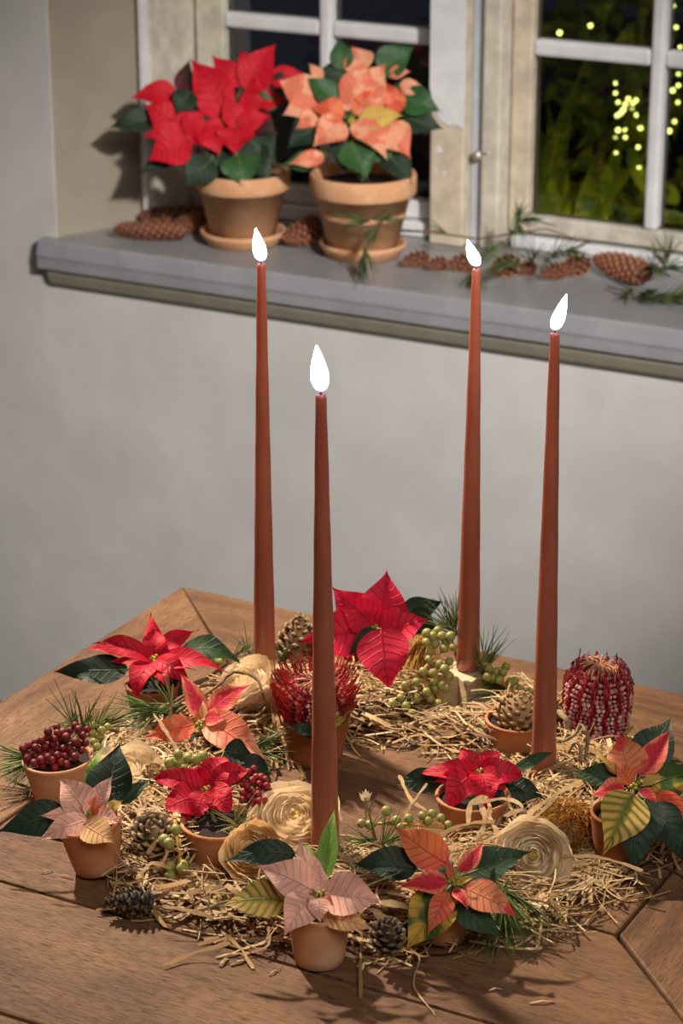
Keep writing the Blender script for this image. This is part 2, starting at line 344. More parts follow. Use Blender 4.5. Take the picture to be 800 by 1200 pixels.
# windows
GT = .25
def bar(parent, name, s0, s1, t0, t1, z0, z1, mat, bev=.003): 
    mm = MB(); mm.box(s0, s1, t0, t1, z0, z1, W); return mm.build(name, mat, parent, smooth=False, bevel=bev)
fr = thing('window_1', W(.5, .2, .75), 'old painted window frame with a wide centre post', 'window frame', kind='structure')
bar(fr, 'jamb', B0, .076, FT, .30, .75, ZT, M['frame_beige'])
bar(fr, 'bead', .072, .0795, FT-.008, FT+.004, .7505, ZT, M['frame_white'], .001)
bar(fr, 'jamb_lining', .0765, .083, FT+.004, GT-.006, .7505, ZT, M['frame'], .001)
bar(fr, 'head', B0, B1, FT, .30, ZT-.03, ZT, M['frame'])
bar(fr, 'jamb', .955, B1, FT, .30, .75, ZT, M['frame_beige'])
bar(fr, 'bottom_rail', .083, .425, GT-.02, .30, .7505, .7690, M['frame_white'])
bar(fr, 'bottom_rail', .533, .955, GT-.012, .30, .7505, .7660, M['frame_white'])
post = bar(fr, 'post', .436, .482, GT-.040, .30, .7505, ZT, M['frame_beige'])
bar(fr, 'post_cover', .482, .502, GT-.022, .30, .7505, ZT, M['frame_grey'])
bar(fr, 'post_cover', .502, .526, GT-.034, .30, .7505, ZT, M['frame'])
mm = MB(); mm.prism([(.4355, .945), (.441, .922), (.450, .906), (.463, .900), (.472, .903), (.4825, .897), (.4825, 1.60), (.4355, 1.60)], 0, .0012, lambda s, z, t: W(s, GT-.0413+t, z)); mm.build('white_paint_layer', M['frame_white'], post, smooth=False)
for (ss_, zz, rr) in [(.447, .842, .0026), (.450, .839, .003), (.4465, .8375, .0024), (.444, .811, .0016), (.4452, .817, .0012), (.457, .812, .002), (.455, .808, .0014), (.4455, .8135, .001)]:
    mm = MB(); zz += .030; mm.prism([(ss_+rr*math.cos(a)*rnd(.8, 1.2), zz+rr*math.sin(a)*rnd(.8, 1.2)) for a in [k*math.pi/4 for k in range(8)]], 0, .0008, lambda s, z, t: W(s, GT-.0408+t, z)); mm.build('paint_fleck', M['frame_white'], post, smooth=False)
mm = MB()
c = W(.497, GT-.024, .866); mm.lathe([(0, 0), (.0035, 0), (.0035, .004), (.006, .006), (.0066, .010), (.005, .0135), (0, .0145)], frame(c, -WN), 12); mm.tube([c-WN*.008, c-WN*.010+WU*.010+Vector((0, 0, .003)), c-WN*.006+WU*.020+Vector((0, 0, .006))], [.0018, .0022, .0028], 6)
mm.build('window_catch', M['iron'], fr)
mm = MB(); mm.box(.427, .4365, GT-.012, GT-.006, .855, .868, W); mm.build('hinge', M['iron'], fr, smooth=False, bevel=.001)
def sash(name, s0, s1, label, matl, mids, n):
    t0, t1 = GT-.006, GT+.022; zb, zt = .7705, ZT-.031
    w_ = thing(name, W((s0+s1)/2, GT, zb), label, 'window', kind='structure')
    st = .027
    bar(w_, 'stile', s0, s0+st+(.015 if n == 1 else 0), t0, t1, zb, zt, matl); bar(w_, 'stile', s1-st*.4, s1, t0, t1, zb, zt, M['frame'])
    a, b = s0+st+(.015 if n == 1 else 0), s1-st*.4
    bar(w_, 'bottom_rail', a, b, t0, t1, zb, .792, M['frame_white'] if n == 1 else M['frame']); bar(w_, 'top_rail', a, b, t0, t1, zt-.025, zt, M['frame'])
    zs = [.792, .987, 1.007, 1.202, 1.222, zt-.025]
    ms = mids
    bar(w_, 'glazing_bar', ms-.0085, ms+.0085, t0-.002, t1, .792, zt-.025, M['frame_white'], .005)
    for z0, z1 in ((zs[1], zs[2]), (zs[3], zs[4])):
        for (q0, q1) in ((a, ms-.008), (ms+.008, b)): bar(w_, 'glazing_bar', q0, q1, t0+.0005, t1-.002, z0, z1, M['frame_white'], .005)
    for z0, z1 in ((zs[0], zs[1]), (zs[2], zs[3]), (zs[4], zs[5])):
        for (q0, q1) in ((a, ms-.0085), (ms+.0085, b)):
            mm = MB(); mm.box(q0-.003, q1+.003, GT+.007, GT+.010, z0-.003, z1+.003, W); mm.build('pane', M['glass'], w_, smooth=False)
sash('window_2', .0835, .435, 'left window casement behind the two potted poinsettias', M['frame'], .273, 1)
sash('window_3', .5275, .94, 'right window casement with fairy lights behind its panes', M['frame_beige'], .713, 2)
# ------------------------------------------------------------------ the garden outside
m = MB(); m.box(SL, SR+1, .46, 4.5, -.3, .3, W); tag(m.build('garden_ground', M['ground'], smooth=False), 'dark garden ground outside the window', 'ground', kind='structure')
# ------------------------------------------------------------------ table
TO = Vector((-.13009, 1.83223, 0)); TU = Vector((math.cos(R(-28.5)), math.sin(R(-28.5)), 0)); TV = Vector((TU.y, -TU.x, 0))
def T(a, b, z): return TO+TU*a+TV*b+Vector((0, 0, z))
tab = thing('table', T(.4, .35, 0), 'oiled oak table top of mitred boards', 'table')
TH = .03; g = .0010
def board(poly, along):
    mm = MB(); uv = [((a, b) if along == 'a' else (b, a)) for a, b in poly]*2
    cx = sum(p[0] for p in poly)/len(poly); cy = sum(p[1] for p in poly)/len(poly)
    pl = [(a+(g if a < cx else -g), b+(g if b < cy else -g)) for a, b in poly]
    mm.prism(pl, TZ-TH, TZ, T, uv); mm.f = [tuple(reversed(f)) for f in mm.f]
    mm.build('board', M['oak'], tab, smooth=False, bevel=.0018)
i0, i1, j0, j1 = .112, .523, .112, .342
ring = [(-0.0, i0)]
def mitre(a0, a1, b0, b1, A0, A1, B0_, B1_):      # outer rectangle then inner rectangle
    return [[(a0, b0), (a1, b0), (A1, B0_), (A0, B0_)], [(a1, b0), (a1, b1), (A1, B1_), (A1, B0_)], [(a1, b1), (a0, b1), (A0, B1_), (A1, B1_)], [(a0, b1), (a0, b0), (A0, B0_), (A0, B1_)]]
W3 = .1237
i2, j2 = i1+3*W3, j1+3*W3
board([(0, 0), (i2, 0), (i2-i0, j0), (i0, j0)], 'a'); board([(0, 0), (i0, j0), (i0, j2-i0), (0, j2)], 'b')
for k in range(3):
    e0, e1 = k*W3, (k+1)*W3
    lo0 = i0 if k < 2 else i0; 
    board([(i0 if k < 2 else i0, j1+e0), (i1+e0, j1+e0), (i1+e1, j1+e1), (i0 if k < 2 else 0, j1+e1)], 'a')
    board([(i1+e0, j0 if k < 2 else j0), (i1+e1, j0 if k < 2 else 0), (i1+e1, j1+e1), (i1+e0, j1+e0)], 'b')
hw = (j1-j0)/2
for k in range(2): board([(i0, j0+k*hw), (i1, j0+k*hw), (i1, j0+(k+1)*hw), (i0, j0+(k+1)*hw)], 'a')
for a, b in ((.06, .06), (i2-.06, .06), (i2-.06, j2-.06), (.06, j2-.06)):
    mm = MB(); mm.box(a-.03, a+.03, b-.03, b+.03, 0, TZ-TH, T, [(0, 0), (0, .06), (.1, .06), (.1, 0), (.7, 0), (.7, .06), (.8, .06), (.8, 0)]); mm.build('leg', M['oak'], tab, smooth=False, bevel=.004)
for q in ((.09, i2-.09, .05, .07), (.09, i2-.09, j2-.07, j2-.05)):
    mm = MB(); mm.box(*q, TZ-TH-.08, TZ-TH-.0005, T, [(0, 0), (.7, 0), (.7, .08), (0, .08)]*2); mm.build('apron', M['oak'], tab, smooth=False)
for q in ((.05, .07, .09, j2-.09), (i2-.07, i2-.05, .09, j2-.09)):
    mm = MB(); mm.box(*q, TZ-TH-.08, TZ-TH-.0005, T, [(0, 0), (0, .08), (.6, .08), (.6, 0)]*2); mm.build('apron', M['oak'], tab, smooth=False)
# ------------------------------------------------------------------ builders
def leaf(parent, name, base, tip, width, face, mat, arch=.1, fold=.18, shape='bract', droop=0.0, wave=.06, nl=28, twist=0.0, rib=False, foot=None):
    L = tip-base; ln = L.length; Ld = L/ln; S = face.cross(Ld).normalized(); N = Ld.cross(S).normalized()
    rows = []; uvs = []; nw = 10; ph = rnd(0, 6.28); bend = rnd(-.06, .06)
    for i in range(nl+1):
        t = i/nl
        if shape == 'bract': wq = max(min(1, 3.1*t**.6*(1-t)**(1.15+.4*t*t)), .05*(1-t))
        elif shape == 'broad': wq = min(1, t*3.2)**.7*(1-t**2.6)**.8
        elif shape == 'round': wq = math.sin(math.pi*t**.62)**.55 if 0 < t < 1 else 0.02
        else: wq = math.sin(math.pi*t**.75)**.9
        row = []; uv = []
        for j in range(nw+1):
            s = -1+2*j/nw; hw = width*.5*wq
            z = arch*ln*math.sin(math.pi*t)+droop*ln*math.sin(math.pi*t)*(t-.5)*2+fold*abs(s)*hw*(1 if fold > 0 else 1)
            z += wave*width*math.sin(t*9+ph+s*1.5)*s*s*min(1, t*2)*(1-t*.6)-.022*width*max(0, math.cos(2*math.pi*8*(t-.17*abs(s))))**2*min(1, abs(s)*4)*(1-abs(s)**4)
            tw = twist*(t-.2); row.append(base+Ld*(t*ln)+(S*math.cos(tw)+N*math.sin(tw))*(s*hw)+S*(bend*ln*math.sin(math.pi*t))+N*z); uv.append((t, .5+.5*s))
        rows.append(row); uvs.append(uv)
    m = MB(); m.grid(rows, uvs); o = m.build(name, mat, parent)
    if rib: m = MB(); m.tube([r[nw//2]-N*width*.008 for r in rows[:-1:3]], [width*.018*(1-.7*i*3/nl) for i in range(len(rows[:-1:3]))], 5); m.build('midrib', M['stem_green'] if name == 'leaf' else mat, o)
    if foot is not None and (foot-base).length > .003: m = MB(); m.tube([foot, (foot+base)/2-N*(foot-base).length*.08, base+Ld*ln*.03], max(.0004, width*.03), 5); m.build('petiole', M['stem_green'], o)
    return o
def plant_leaves(root, ctr, nrm, specs, dflt, wild=1.0):
    """specs: (tip x, tip y, width px, material, (base x, base y) or None, lift in metres towards the viewer, arch, shape); all points lie on or near the plane of the flower head"""
    for sp in specs:
        sp = list(sp)+[None]*(8-len(sp)); tx, ty, wd, mt, bs, off, arch, shp = sp
        mt = mt or dflt; off = off or 0; isg = mt.startswith('green') or mt in ('lime', 'yellow_green')
        tip = at_plane(tx, ty, ctr, nrm); b = at_plane(*bs, ctr, nrm) if bs else ctr.copy()
        if isg: b = toward(b, -.004); tip = toward(tip, -.005)
        tip = toward(tip, off+rnd(-.0015, .0015)); b = toward(b, off*(.5 if off < .012 else .95))
        face = (nrm+Vector((rnd(-.15, .15), rnd(-.15, .15), rnd(-.05, .15)))).normalized()
        d = (tip-b)
        leaf(root, 'leaf' if isg else 'bract', b, tip, wd*px(b)*1.12, face, M[mt], (arch if arch is not None else rnd(.04, .14))*(.6+.4*wild), fold=rnd(.05, .3), shape=shp or 'bract', droop=rnd(-.05, .09)*wild, wave=rnd(.05, .11)*wild, twist=rnd(-.5, .5)*wild, rib=wd > 24, foot=ctr-nrm*.003)
def pot_mesh(M4, r1, r0, h, band=False, th=None):
    th = th or max(.0022, r1*.1); m = MB()
    if band:
        bh = h*.26; rb = r0+(r1-r0)*.78
        prof = [(0, 0), (r0*.9, 0), (r0, .001), (rb-.001, h-bh), (rb+th*.2, h-bh-.0005), (r1-.001, h-bh+.001), (r1, h-bh+.003), (r1, h-.002), (r1-.0012, h), (r1-th, h-.0005), (r1-th, h-.003), (rb-th, h*.5), (r0-th, th), (0, th)]
    else:
        prof = [(0, 0), (r0*.9, 0), (r0, .0012)]+[(r0+(r1-r0)*k, h*k) for k in (.2, .4, .6, .8, .93)]+[(r1+.0002, h-.0012), (r1-th*.3, h), (r1-th*.8, h-.0003), (r1-th, h-.002), (r1-th-.0006, h*.6), (r0-th, th), (0, th)]
    m.lathe(prof, M4, 36); return m
def soil_disc(M4, r, z):
    m = MB(); rows = []
    for i in range(5):
        rr = r*i/4+1e-5; rows.append([M4 @ Vector((rr*math.cos(a), rr*math.sin(a), z+rnd(-.0008, .0008)+(.0015 if i < 3 else 0))) for a in [2*math.pi*k/20 for k in range(20)]])
    m.grid(rows, None, True); return m
POTS = []; KEEP = []
def pot(root, gx, gy, r1, r0, h, mat, tilt=(0, 0), z0=TZ, band=False):
    p = at_z(gx, gy, z0); ax = Vector((tilt[0], tilt[1], 1)).normalized(); M4 = frame(p, ax)
    lift = r0*math.sqrt(1-ax.z**2); M4 = Matrix.Translation((0, 0, lift)) @ M4
    o = pot_mesh(M4, r1, r0, h, band).build('pot', mat, root); soil_disc(M4, r1-max(.0022, r1*.1), h*.86).build('soil', M['soil'], o)
    POTS.append((p.x+ax.x*h*.5, p.y+ax.y*h*.5, (r1+r0)/2, p.z)); return M4 @ Vector((0, 0, h*.86)), ax
def potted(name, label, gx, gy, r1, r0, h, pmat, head, headz, tiltdeg, specs, dflt, tilt=(0, 0), group=None, z0=TZ, band=False, buds=5, turn=0, wild=1.0):
    root = thing(name, at_z(gx, gy, z0), label, 'poinsettia', group)
    top, ax = pot(root, gx, gy, r1, r0, h, M[pmat], tilt, z0, band)
    nrm = Vector((math.sin(R(tiltdeg))*math.sin(R(turn)), -math.sin(R(tiltdeg))*math.cos(R(turn)), math.cos(R(tiltdeg))))
    ctr = at_z(*head, z0+headz)
    m = MB(); mid = (top+ctr)/2+Vector((rnd(-.002, .002), 0, 0)); m.tube([top-ax*.004, mid, ctr-nrm*.001], [.0018, .0015, .0012], 7); m.build('stem', M['stem_green'], root)
    plant_leaves(root, ctr, nrm, specs, dflt, wild)
    for k in range(buds):
        a = k*2.4; r_ = .0014*math.sqrt(k); c = ctr+nrm*.003+frame(Vector(), nrm).to_3x3() @ Vector((r_*math.cos(a), r_*math.sin(a), 0))
        inst('flower_bud', BUD, frame(c, nrm, s=px(ctr)*2.6), root)
    return root, ctr, nrm
def sphere_mesh(name, mat, seg=10, rings=6, sq=1.0):
    m = MB(); rows = []
    for i in range(rings+1):
        a = math.pi*i/rings; rr = max(math.sin(a), .02); rows.append([Vector((rr*math.cos(b), rr*math.sin(b), -math.cos(a)*sq)) for b in [2*math.pi*k/seg for k in range(seg)]])
    m.grid(rows, None, True); me = m.mesh(name); me.materials.append(mat); me.polygons.foreach_set('use_smooth', [True]*len(me.polygons)); return me
BUD = sphere_mesh('flower_bud', M['bud'], 8, 5, 1.3)
BERRY = {'red': sphere_mesh('berry', M['berry_red'], 10, 7, 1.08), 'crimson': sphere_mesh('berry', M['berry_crimson'], 10, 7, 1.08), 'green': sphere_mesh('berry', M['berry_green'], 10, 7, 1.02)}
def berries(name, label, pts, kind, dia, anchor, nrm, stem, cat='berries', stemmat='stem_yellow', jit=.006, group=None, root_at=None):
    """each berry at its own spot on a slanting cushion; thin stalks run to the stem"""
    ctr = anchor; root = thing(name, root_at or Vector((ctr.x, ctr.y, ctr.z-.01)), label, cat, group)
    sm = MB(); sp = [at_plane(x, y, ctr, nrm)-nrm*.005 for x, y in stem]; sm.tube(sp, .0011, 6); ob = sm.build('stem', M[stemmat], root)
    for (x, y) in pts:
        p = toward(at_plane(x, y, ctr, nrm), rnd(-jit, jit*.5)); r_ = dia*px(p)*.5*rnd(.88, 1.12)
        KEEP.append((p.x, p.y-.004, .009)); near = min(sp, key=lambda q: (q-p).length)
        b = inst('berry', BERRY[kind], frame(p, Vector((rnd(-.5, .5), rnd(-.5, .5), 1)), s=r_), root)
        q = MB(); q.tube([near, (near+p)/2-nrm*.001, p], .00045, 4, cap=False); sm2 = q
        STALK.append((root, q, stemmat))
    q = MB()
    for r2, k, mt in [s for s in STALK if s[0] == root]:
        n0 = len(q.v); q.v += k.v; q.uv += k.uv; q.f += [tuple(i+n0 for i in f) for f in k.f]
    q.build('stalks', M[stemmat], root, stuff=True); return root
STALK = []
def scale_mesh(name, mat):
    # one woody scale: narrow inside, broad thick lozenge outside, a small boss on its end (x out, y across, z up)
    v = [(0, -.18, -.05), (0, .18, -.05), (0, 0, .06), (.62, -.42, -.02), (.62, .42, -.02), (.66, 0, .16), (.9, -.34, .0), (.9, .34, .0), (.93, 0, .20), (.97, 0, -.12), (1.04, 0, .05), (.6, 0, -.14)]
    f = [(0, 3, 5, 2), (1, 2, 5, 4), (3, 6, 8, 5), (4, 5, 8, 7), (6, 10, 8), (7, 8, 10), (6, 9, 10), (7, 10, 9), (3, 11, 9, 6), (4, 7, 9, 11), (0, 1, 4, 11), (0, 11, 3)]
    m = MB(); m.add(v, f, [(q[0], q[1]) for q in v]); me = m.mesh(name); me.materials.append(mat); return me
SCALE = {k: scale_mesh('scale', M[k]) for k in ('cone_tan', 'cone_dark', 'cone_pale', 'cone_red')}
def cone(label, p, axis, length, rad, mat, n=70, opening=.8, name='pine_cone', joined=False, blunt=.5, group=None, cat='pine cone', sz=.5, start=.02):
    """scales set in a spiral round a core; opening 0 = closed against the core, 1 = standing straight out"""
    root = thing(name, p, label, cat, group); ax = axis.normalized(); B = frame(p, ax); q_ = p+ax*length*.6; KEEP.append((q_.x, q_.y-.004, rad*1.1))
    def prof(t): return rad*max(.05, 1-abs(2*t-1)**3.4)**.5*(1-.15*t) if blunt < .45 else rad*(math.sin(math.pi*min(1, (t*.92+.10))**(.75))**blunt) if t < .995 else rad*.06
    m = MB(); m.lathe([(max(.0003, prof(t)*(.62 if opening > .4 else .8)), length*t) for t in [k/12 for k in range(13)]], B, 14); m.build('core', M[mat], root)
    J = MB()
    for k in range(n):
        t = start+(1-start)*(k+.5)/n; a = k*2.39996; r_ = prof(t)
        out = Vector((math.cos(a), math.sin(a), 0)); el = (1-opening)*1.25+t*.55
        d = (out*math.cos(el)+Vector((0, 0, 1))*math.sin(el)).normalized(); s = rad*sz*(.55+.6*math.sin(math.pi*min(1, t*.8+.2)))
        c = out*max(r_-s*math.cos(el)*.9, 0)+Vector((0, 0, length*t-s*math.sin(el)*.6))
        side = Vector((0, 0, 1)).cross(out).normalized(); upv = d.cross(side)
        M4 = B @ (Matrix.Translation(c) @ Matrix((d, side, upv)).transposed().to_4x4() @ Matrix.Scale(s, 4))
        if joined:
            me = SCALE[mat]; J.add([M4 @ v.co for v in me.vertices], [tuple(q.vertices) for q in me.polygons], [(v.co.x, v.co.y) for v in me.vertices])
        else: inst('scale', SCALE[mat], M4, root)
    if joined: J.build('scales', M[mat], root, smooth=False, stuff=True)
    return root
def sprig(name, label, stem, tufts, mat='needle', nlen=.03, nrad=.00035, per=14, group=None, stemmat='twig', spread=.7, cat='pine sprig', stemr=.0011, loose=.5):
    """stem: list of world points; tufts: list of (point, direction); needles are thin curved tubes"""
    root = thing(name, stem[0], label, cat, group); m = MB(); n = len(stem); m.tube(stem, [stemr*(1-.5*i/max(1, n-1)) for i in range(n)], 6); m.build('twig', M[stemmat], root)
    q = MB()
    for p, d in tufts:
        d = Vector(d).normalized()
        for k in range(per):
            e = (d+Vector((rnd(-1, 1), rnd(-1, 1), rnd(-.8, .9)))*spread).normalized(); l = nlen*rnd(.65, 1.15); b = p-d*rnd(0, nlen*loose)
            sag = Vector((rnd(-.1, .1), rnd(-.1, .1), rnd(-.18, .04)))*l
            u = rnd(0, 1); q.tube([b, b+e*l*.5+sag*.3, b+e*l+sag], [nrad, nrad*.95, nrad*.35], 4, u, False)
    q.build('needles', M[mat], root, stuff=True); return root
def line(pxs, z=None, p=None, n=None):
    return [at_plane(x, y, p, n) if p else at_z(x, y, z) for x, y in pxs]
def petal_flower(label, ctr, nrm, rad, rings, mat, depth_=.55, group=None, curl=.35):
    """rings of thin overlapping cupped petals round a tight bud"""
    root = thing('wood_shaving_rose', ctr-nrm*rad*depth_, label, 'rose', group); KEEP.append((ctr.x, ctr.y-.006, rad*1.15)); B = frame(ctr, nrm)
    for i in range(rings):
        fr_ = i/(rings-1); rr = rad*(.14+.86*fr_**.9); cnt = 3 if i < 2 else (4 if fr_ < .7 else 5); zt = rad*(.20*(1-fr_**2)-.10*fr_**4)
        for k in range(cnt):
            a0 = k*2*math.pi/cnt+i*1.1+rnd(-.15, .15); span = 2*math.pi/cnt*rnd(1.25, 1.5); rows = []; uvs = []; wob = rnd(0, 6.28)
            rad_k = rr*rnd(.93, 1.07); ofs = Vector((rnd(-1, 1), rnd(-1, 1), 0))*rad*.035
            for x in range(9):
                s = -1+2*x/8; a = a0+s*span/2; row = []; uv = []
                for y in range(7):
                    t = y/6; edge = 1-.22*abs(s)**2.5
                    bulge = .30+.78*math.sin(min(1, t*1.15)*math.pi*.5)-(.22-.30*fr_)*max(0, t-.55)/.45
                    r_ = rad_k*bulge*(1+.03*math.sin(a*5+wob)*t); z = -rad*(.25+(depth_-.25)*fr_**1.5)*(1-t)**1.3+(zt+rad*.10*(1-abs(s)**2)*fr_*(.3)+rad*.075*math.sin(s*4+wob))*t
                    z -= (1-edge)*rad*.32*t
                    r_ += curl*rad*.22*fr_**2*max(0, t-.6); r_ *= 1-.10*abs(s)**2*t+.035*math.sin(s*6+wob*2)*t
                    row.append(B @ (Vector((r_*math.cos(a), r_*math.sin(a), z))+ofs*t)); uv.append((t, .5+.5*s))
                rows.append(row); uvs.append(uv)
            m = MB(); m.grid(rows, uvs); m.build('petal', M[mat], root)
    m = MB(); m.lathe([(rad*.3, -rad*depth_), (rad*.80, -rad*depth_*.6), (rad*.82, -rad*.30), (rad*.62, -rad*.12), (rad*.34, rad*.03), (rad*.16, rad*.09)], B, 18); m.build('heart', M[mat], root)
    m = MB(); m.lathe([(rad*.16, rad*.09), (rad*.10, rad*.14), (rad*.01, rad*.16)], B, 10); m.build('centre', M['yellow'], root)
    return root
# ------------------------------------------------------------------ candles
def candle(label, bx, by, zb, tx, ty, r0, r1, fl, group='lit taper candles'):
    b = at_z(bx, by, TZ+zb); z = b.z
    # height at which the upright axis reaches the photo's top row, then the small lean
    n = Vector((0, -1, 0)); t_ = at_plane(tx, ty, b, n); h = t_.z-b.z; ax = (t_-b)
    root = thing('candle', b, label, 'candle', group); M4 = frame(b, ax); H = ax.length
    prof = [(0, 0), (r0*.9, 0), (r0, .001)]+[(r0+(r1-r0)*(k/20)**1.04+(.00012*math.sin(k*1.9)), H*k/20) for k in range(1, 20)]+[(r1, H-.0022), (r1*.88, H-.0006), (r1*.6, H-.0002), (r1*.3, H-.0012), (0, H-.0014)]
    m = MB(); m.lathe(prof, M4, 28); m.build('wax_body', M['wax'], root)
    top = M4 @ Vector((0, 0, H)); k = px(top)
    m = MB(); m.tube([top-Vector((0, 0, .002)), top+Vector((0, 0, .002)), top+Vector((fl[0]*k*.06, 0, .0045))], .0005, 6); wk = m.build('wick', M['wick'], root)
    dx, fh, fw = fl; fh *= k; fw *= k; rows = []; uvs = []
    for i in range(17):
        t = i/16; r_ = fw*.5*(math.sin(math.pi*t**.62)**.9 if 0 < t < 1 else 0)+.0002
        c = top+Vector((dx*k*t**1.2, 0, .0008+fh*t)); rows.append([c+Vector((r_*math.cos(a), r_*math.sin(a)*.8, 0)) for a in [2*math.pi*q/14 for q in range(14)]]); uvs.append([(0, t)]*14)
    m = MB(); m.grid(rows, uvs, True); m.build('flame', M['fire'], root)
    return root
candle('lit rust taper candle at back left, in front of the red poinsettia window pot', 310, 790, .022, 306, 308, .0083, .0030, (-6, 40, 15))
candle('nearest and lowest lit rust taper candle, behind the front pale pink poinsettia', 381, 1010, .012, 376, 461, .0092, .0033, (-5, 57, 20))
candle('lit rust taper candle standing on the pale wooden star', 548, 783, .0275, 558, 314, .0086, .0030, (-11, 32, 14))
candle('lit rust taper candle at the right, beside the large red banksia', 636, 914, .012, 650, 389, .0088, .0031, (12, 44, 15))
# ------------------------------------------------------------------ wooden star under the back right candle
sc = at_z(549, 826, TZ); POTS.append((sc.x+.004, sc.y-.012, .036, TZ)); st = MB(); ro, ri = .0245, .0125
st.prism([((ro if k % 2 == 0 else ri)*math.cos(R(-97+36*k)), (ro if k % 2 == 0 else ri)*math.sin(R(-97+36*k))) for k in range(10)], 0, .0265, lambda x, y, z: sc+Vector((x, y, z+.0005)), [(q*.01, 0) for q in range(10)]+[(q*.01, .05) for q in range(10)])
o = st.build('wooden_star', M['block'], smooth=False, bevel=.0008); tag(o, 'pale raw wooden star block under the back right candle', 'candle holder')
# ------------------------------------------------------------------ poinsettias on the table
P1 = potted('potted_poinsettia', 'pale pink poinsettia in leaning terracotta pot at the left, beside the dark red berries', 115, 1022, .0205, .0142, .034, 'terra', (106, 955), .039, 48, [
 (69, 911, 38, None, (103, 953)), (132, 909, 22, None, (110, 945), .003), (45, 956, 18, None, (98, 950), .006, .02), (43, 986, 28, None, (104, 960), .008), (144, 963, 27, None, (108, 958), .008),
 (136, 990, 36, 'peach_green', (98, 966), .014), (116, 930, 10, 'salmon', (106, 952), .006), (95, 937, 9, None, (104, 952), .007), (122, 941, 10, 'orange', (107, 952), .008), (110, 968, 9, 'orange', (106, 955), .009),
 (141, 870, 50, 'green_dark', (123, 940), -.004, .06), (179, 911, 16, 'green', (140, 942), -.002), (-4, 975, 40, 'green_dark', (80, 955), -.002, .05), (144, 938, 13, 'yellow', (128, 948)), (120, 874, 16, 'lime', (104, 935), -.012)], 'pink', (-.14, .04))
R1 = potted('potted_poinsettia', 'deep red poinsettia with curling bracts at the left rear, by the table corner', 180, 848, .0195, .0145, .032, 'terra_brown', (181, 774), .047, 42, [
 (95, 761, 24, None, None, .004, .14), (177, 718, 22, None, None, -.004, .05), (186, 732, 25, None, None, .0), (233, 738, 22, None, None, -.004, .1), (270, 790, 27, None, (186, 774), .004, .16),
 (227, 806, 24, None, None, .008, .15), (200, 815, 25, None, None, .010, .14), (158, 828, 28, None, (178, 776), .006, .22), (150, 802, 18, None, None, .004, .2), (128, 775, 14, None, (178, 772), .001), (107, 754, 18, 'dark_red', (165, 760), -.006), (230, 785, 20, None, None, .001),
 (63, 787, 34, 'green_dark', (150, 785), -.006), (290, 783, 30, 'green', (206, 768), -.004, .2), (150, 826, 26, 'green_dark', (175, 795), -.01), (215, 822, 26, 'green_dark', (190, 792), -.01)], 'red', wild=1.9)
S1 = potted('potted_poinsettia', 'salmon poinsettia with red-centred bracts between the two red ones at the left', 236, 888, .017, .0125, .028, 'terra_brown', (236, 850), .036, 42, [
 (210, 788, 22, 'flame', (235, 842), -.002, .04), (297, 801, 27, 'flame', (243, 838), .0, .08), (315, 893, 42, 'salmon', (240, 842), .004, .1), (166, 866, 30, 'salmon_red', (228, 848), .002, .1), (268, 843, 22, 'flame', (240, 842), .006, .08),
 (238, 820, 10, 'peach_green', (236, 848), .002), (205, 850, 12, 'lime', (232, 850), .005), (243, 860, 14, 'lime', (235, 850), .006), (228, 830, 8, 'orange', (234, 848), .002), (298, 905, 40, 'green_dark', (248, 862), -.010), (200, 885, 28, 'green', (230, 862), -.014)], 'flame')
R2 = potted('potted_poinsettia', 'ruffled red poinsettia in wide terracotta pot with red berries, left of the front candle', 257, 1012, .0245, .017, .031, 'terra', (242, 927), .040, 46, [
 (181, 912, 28, None, (238, 926), .003, .12, 'round'), (194, 948, 40, None, (236, 932), .008, .14, 'round'), (230, 958, 27, None, (240, 928), .012, .14, 'round'), (262, 930, 17, None, (240, 936), .014, .12, 'round'), (268, 952, 34, None, (246, 926), .008, .14, 'round'),
 (221, 898, 24, None, (238, 924), -.002, .1), (263, 887, 36, None, (242, 924), -.003, .14, 'round'), (290, 903, 26, None, (250, 915), .002, .1, 'round'), (193, 938, 24, None, (236, 924), .0, .1), (214, 962, 20, None, (235, 935), .006, .15, 'round'),
 (321, 920, 34, 'green_dark', (275, 895), -.016), (300, 890, 30, 'green_dark', (262, 880), -.016)], 'red', wild=1.5)
FP = potted('potted_poinsettia', 'pale pink poinsettia in terracotta pot at the very front of the wreath', 374, 1125, .0196, .0148, .036, 'terra_pale', (376, 1050), .046, 46, [
 (350, 982, 30, None, (372, 1042), .0, .05), (301, 1015, 42, None, (366, 1043), .006, .12), (449, 1056, 50, None, (380, 1047), .008, .12), (332, 1099, 40, None, (366, 1050), .010, .14), (375, 1082, 24, None, (374, 1052), .014, .14),
 (439, 1090, 26, 'peach_green', (378, 1074), .001, .08), (373, 1012, 18, None, (374, 1046), .004, .04), (392, 1062, 12, 'salmon', (378, 1052), .012), (362, 1060, 12, None, (370, 1052), .012),
 (260, 1011, 28, 'green_dark', (346, 1000), -.006), (258, 1062, 42, 'yellow_green', (336, 1056), -.002, .08), (308, 1020, 34, 'green_dark', (342, 1055), -.010), (393, 944, 22, 'lime', (381, 1030), -.004, .04), (356, 986, 24, 'lime', (374, 1030), -.006, .04), (412, 1015, 12, 'green_dark', (484, 1017), -.004)], 'pink')
q_ = at_z(722, 1020, TZ); KEEP.append((q_.x, q_.y-.012, .034)); q_ = at_z(606, 890, TZ); KEEP.append((q_.x, q_.y-.012, .028))
q_ = at_z(258, 1032, TZ); KEEP.append((q_.x, q_.y-.006, .022)); q_ = at_z(515, 1115, TZ); KEEP.append((q_.x, q_.y-.006, .022))
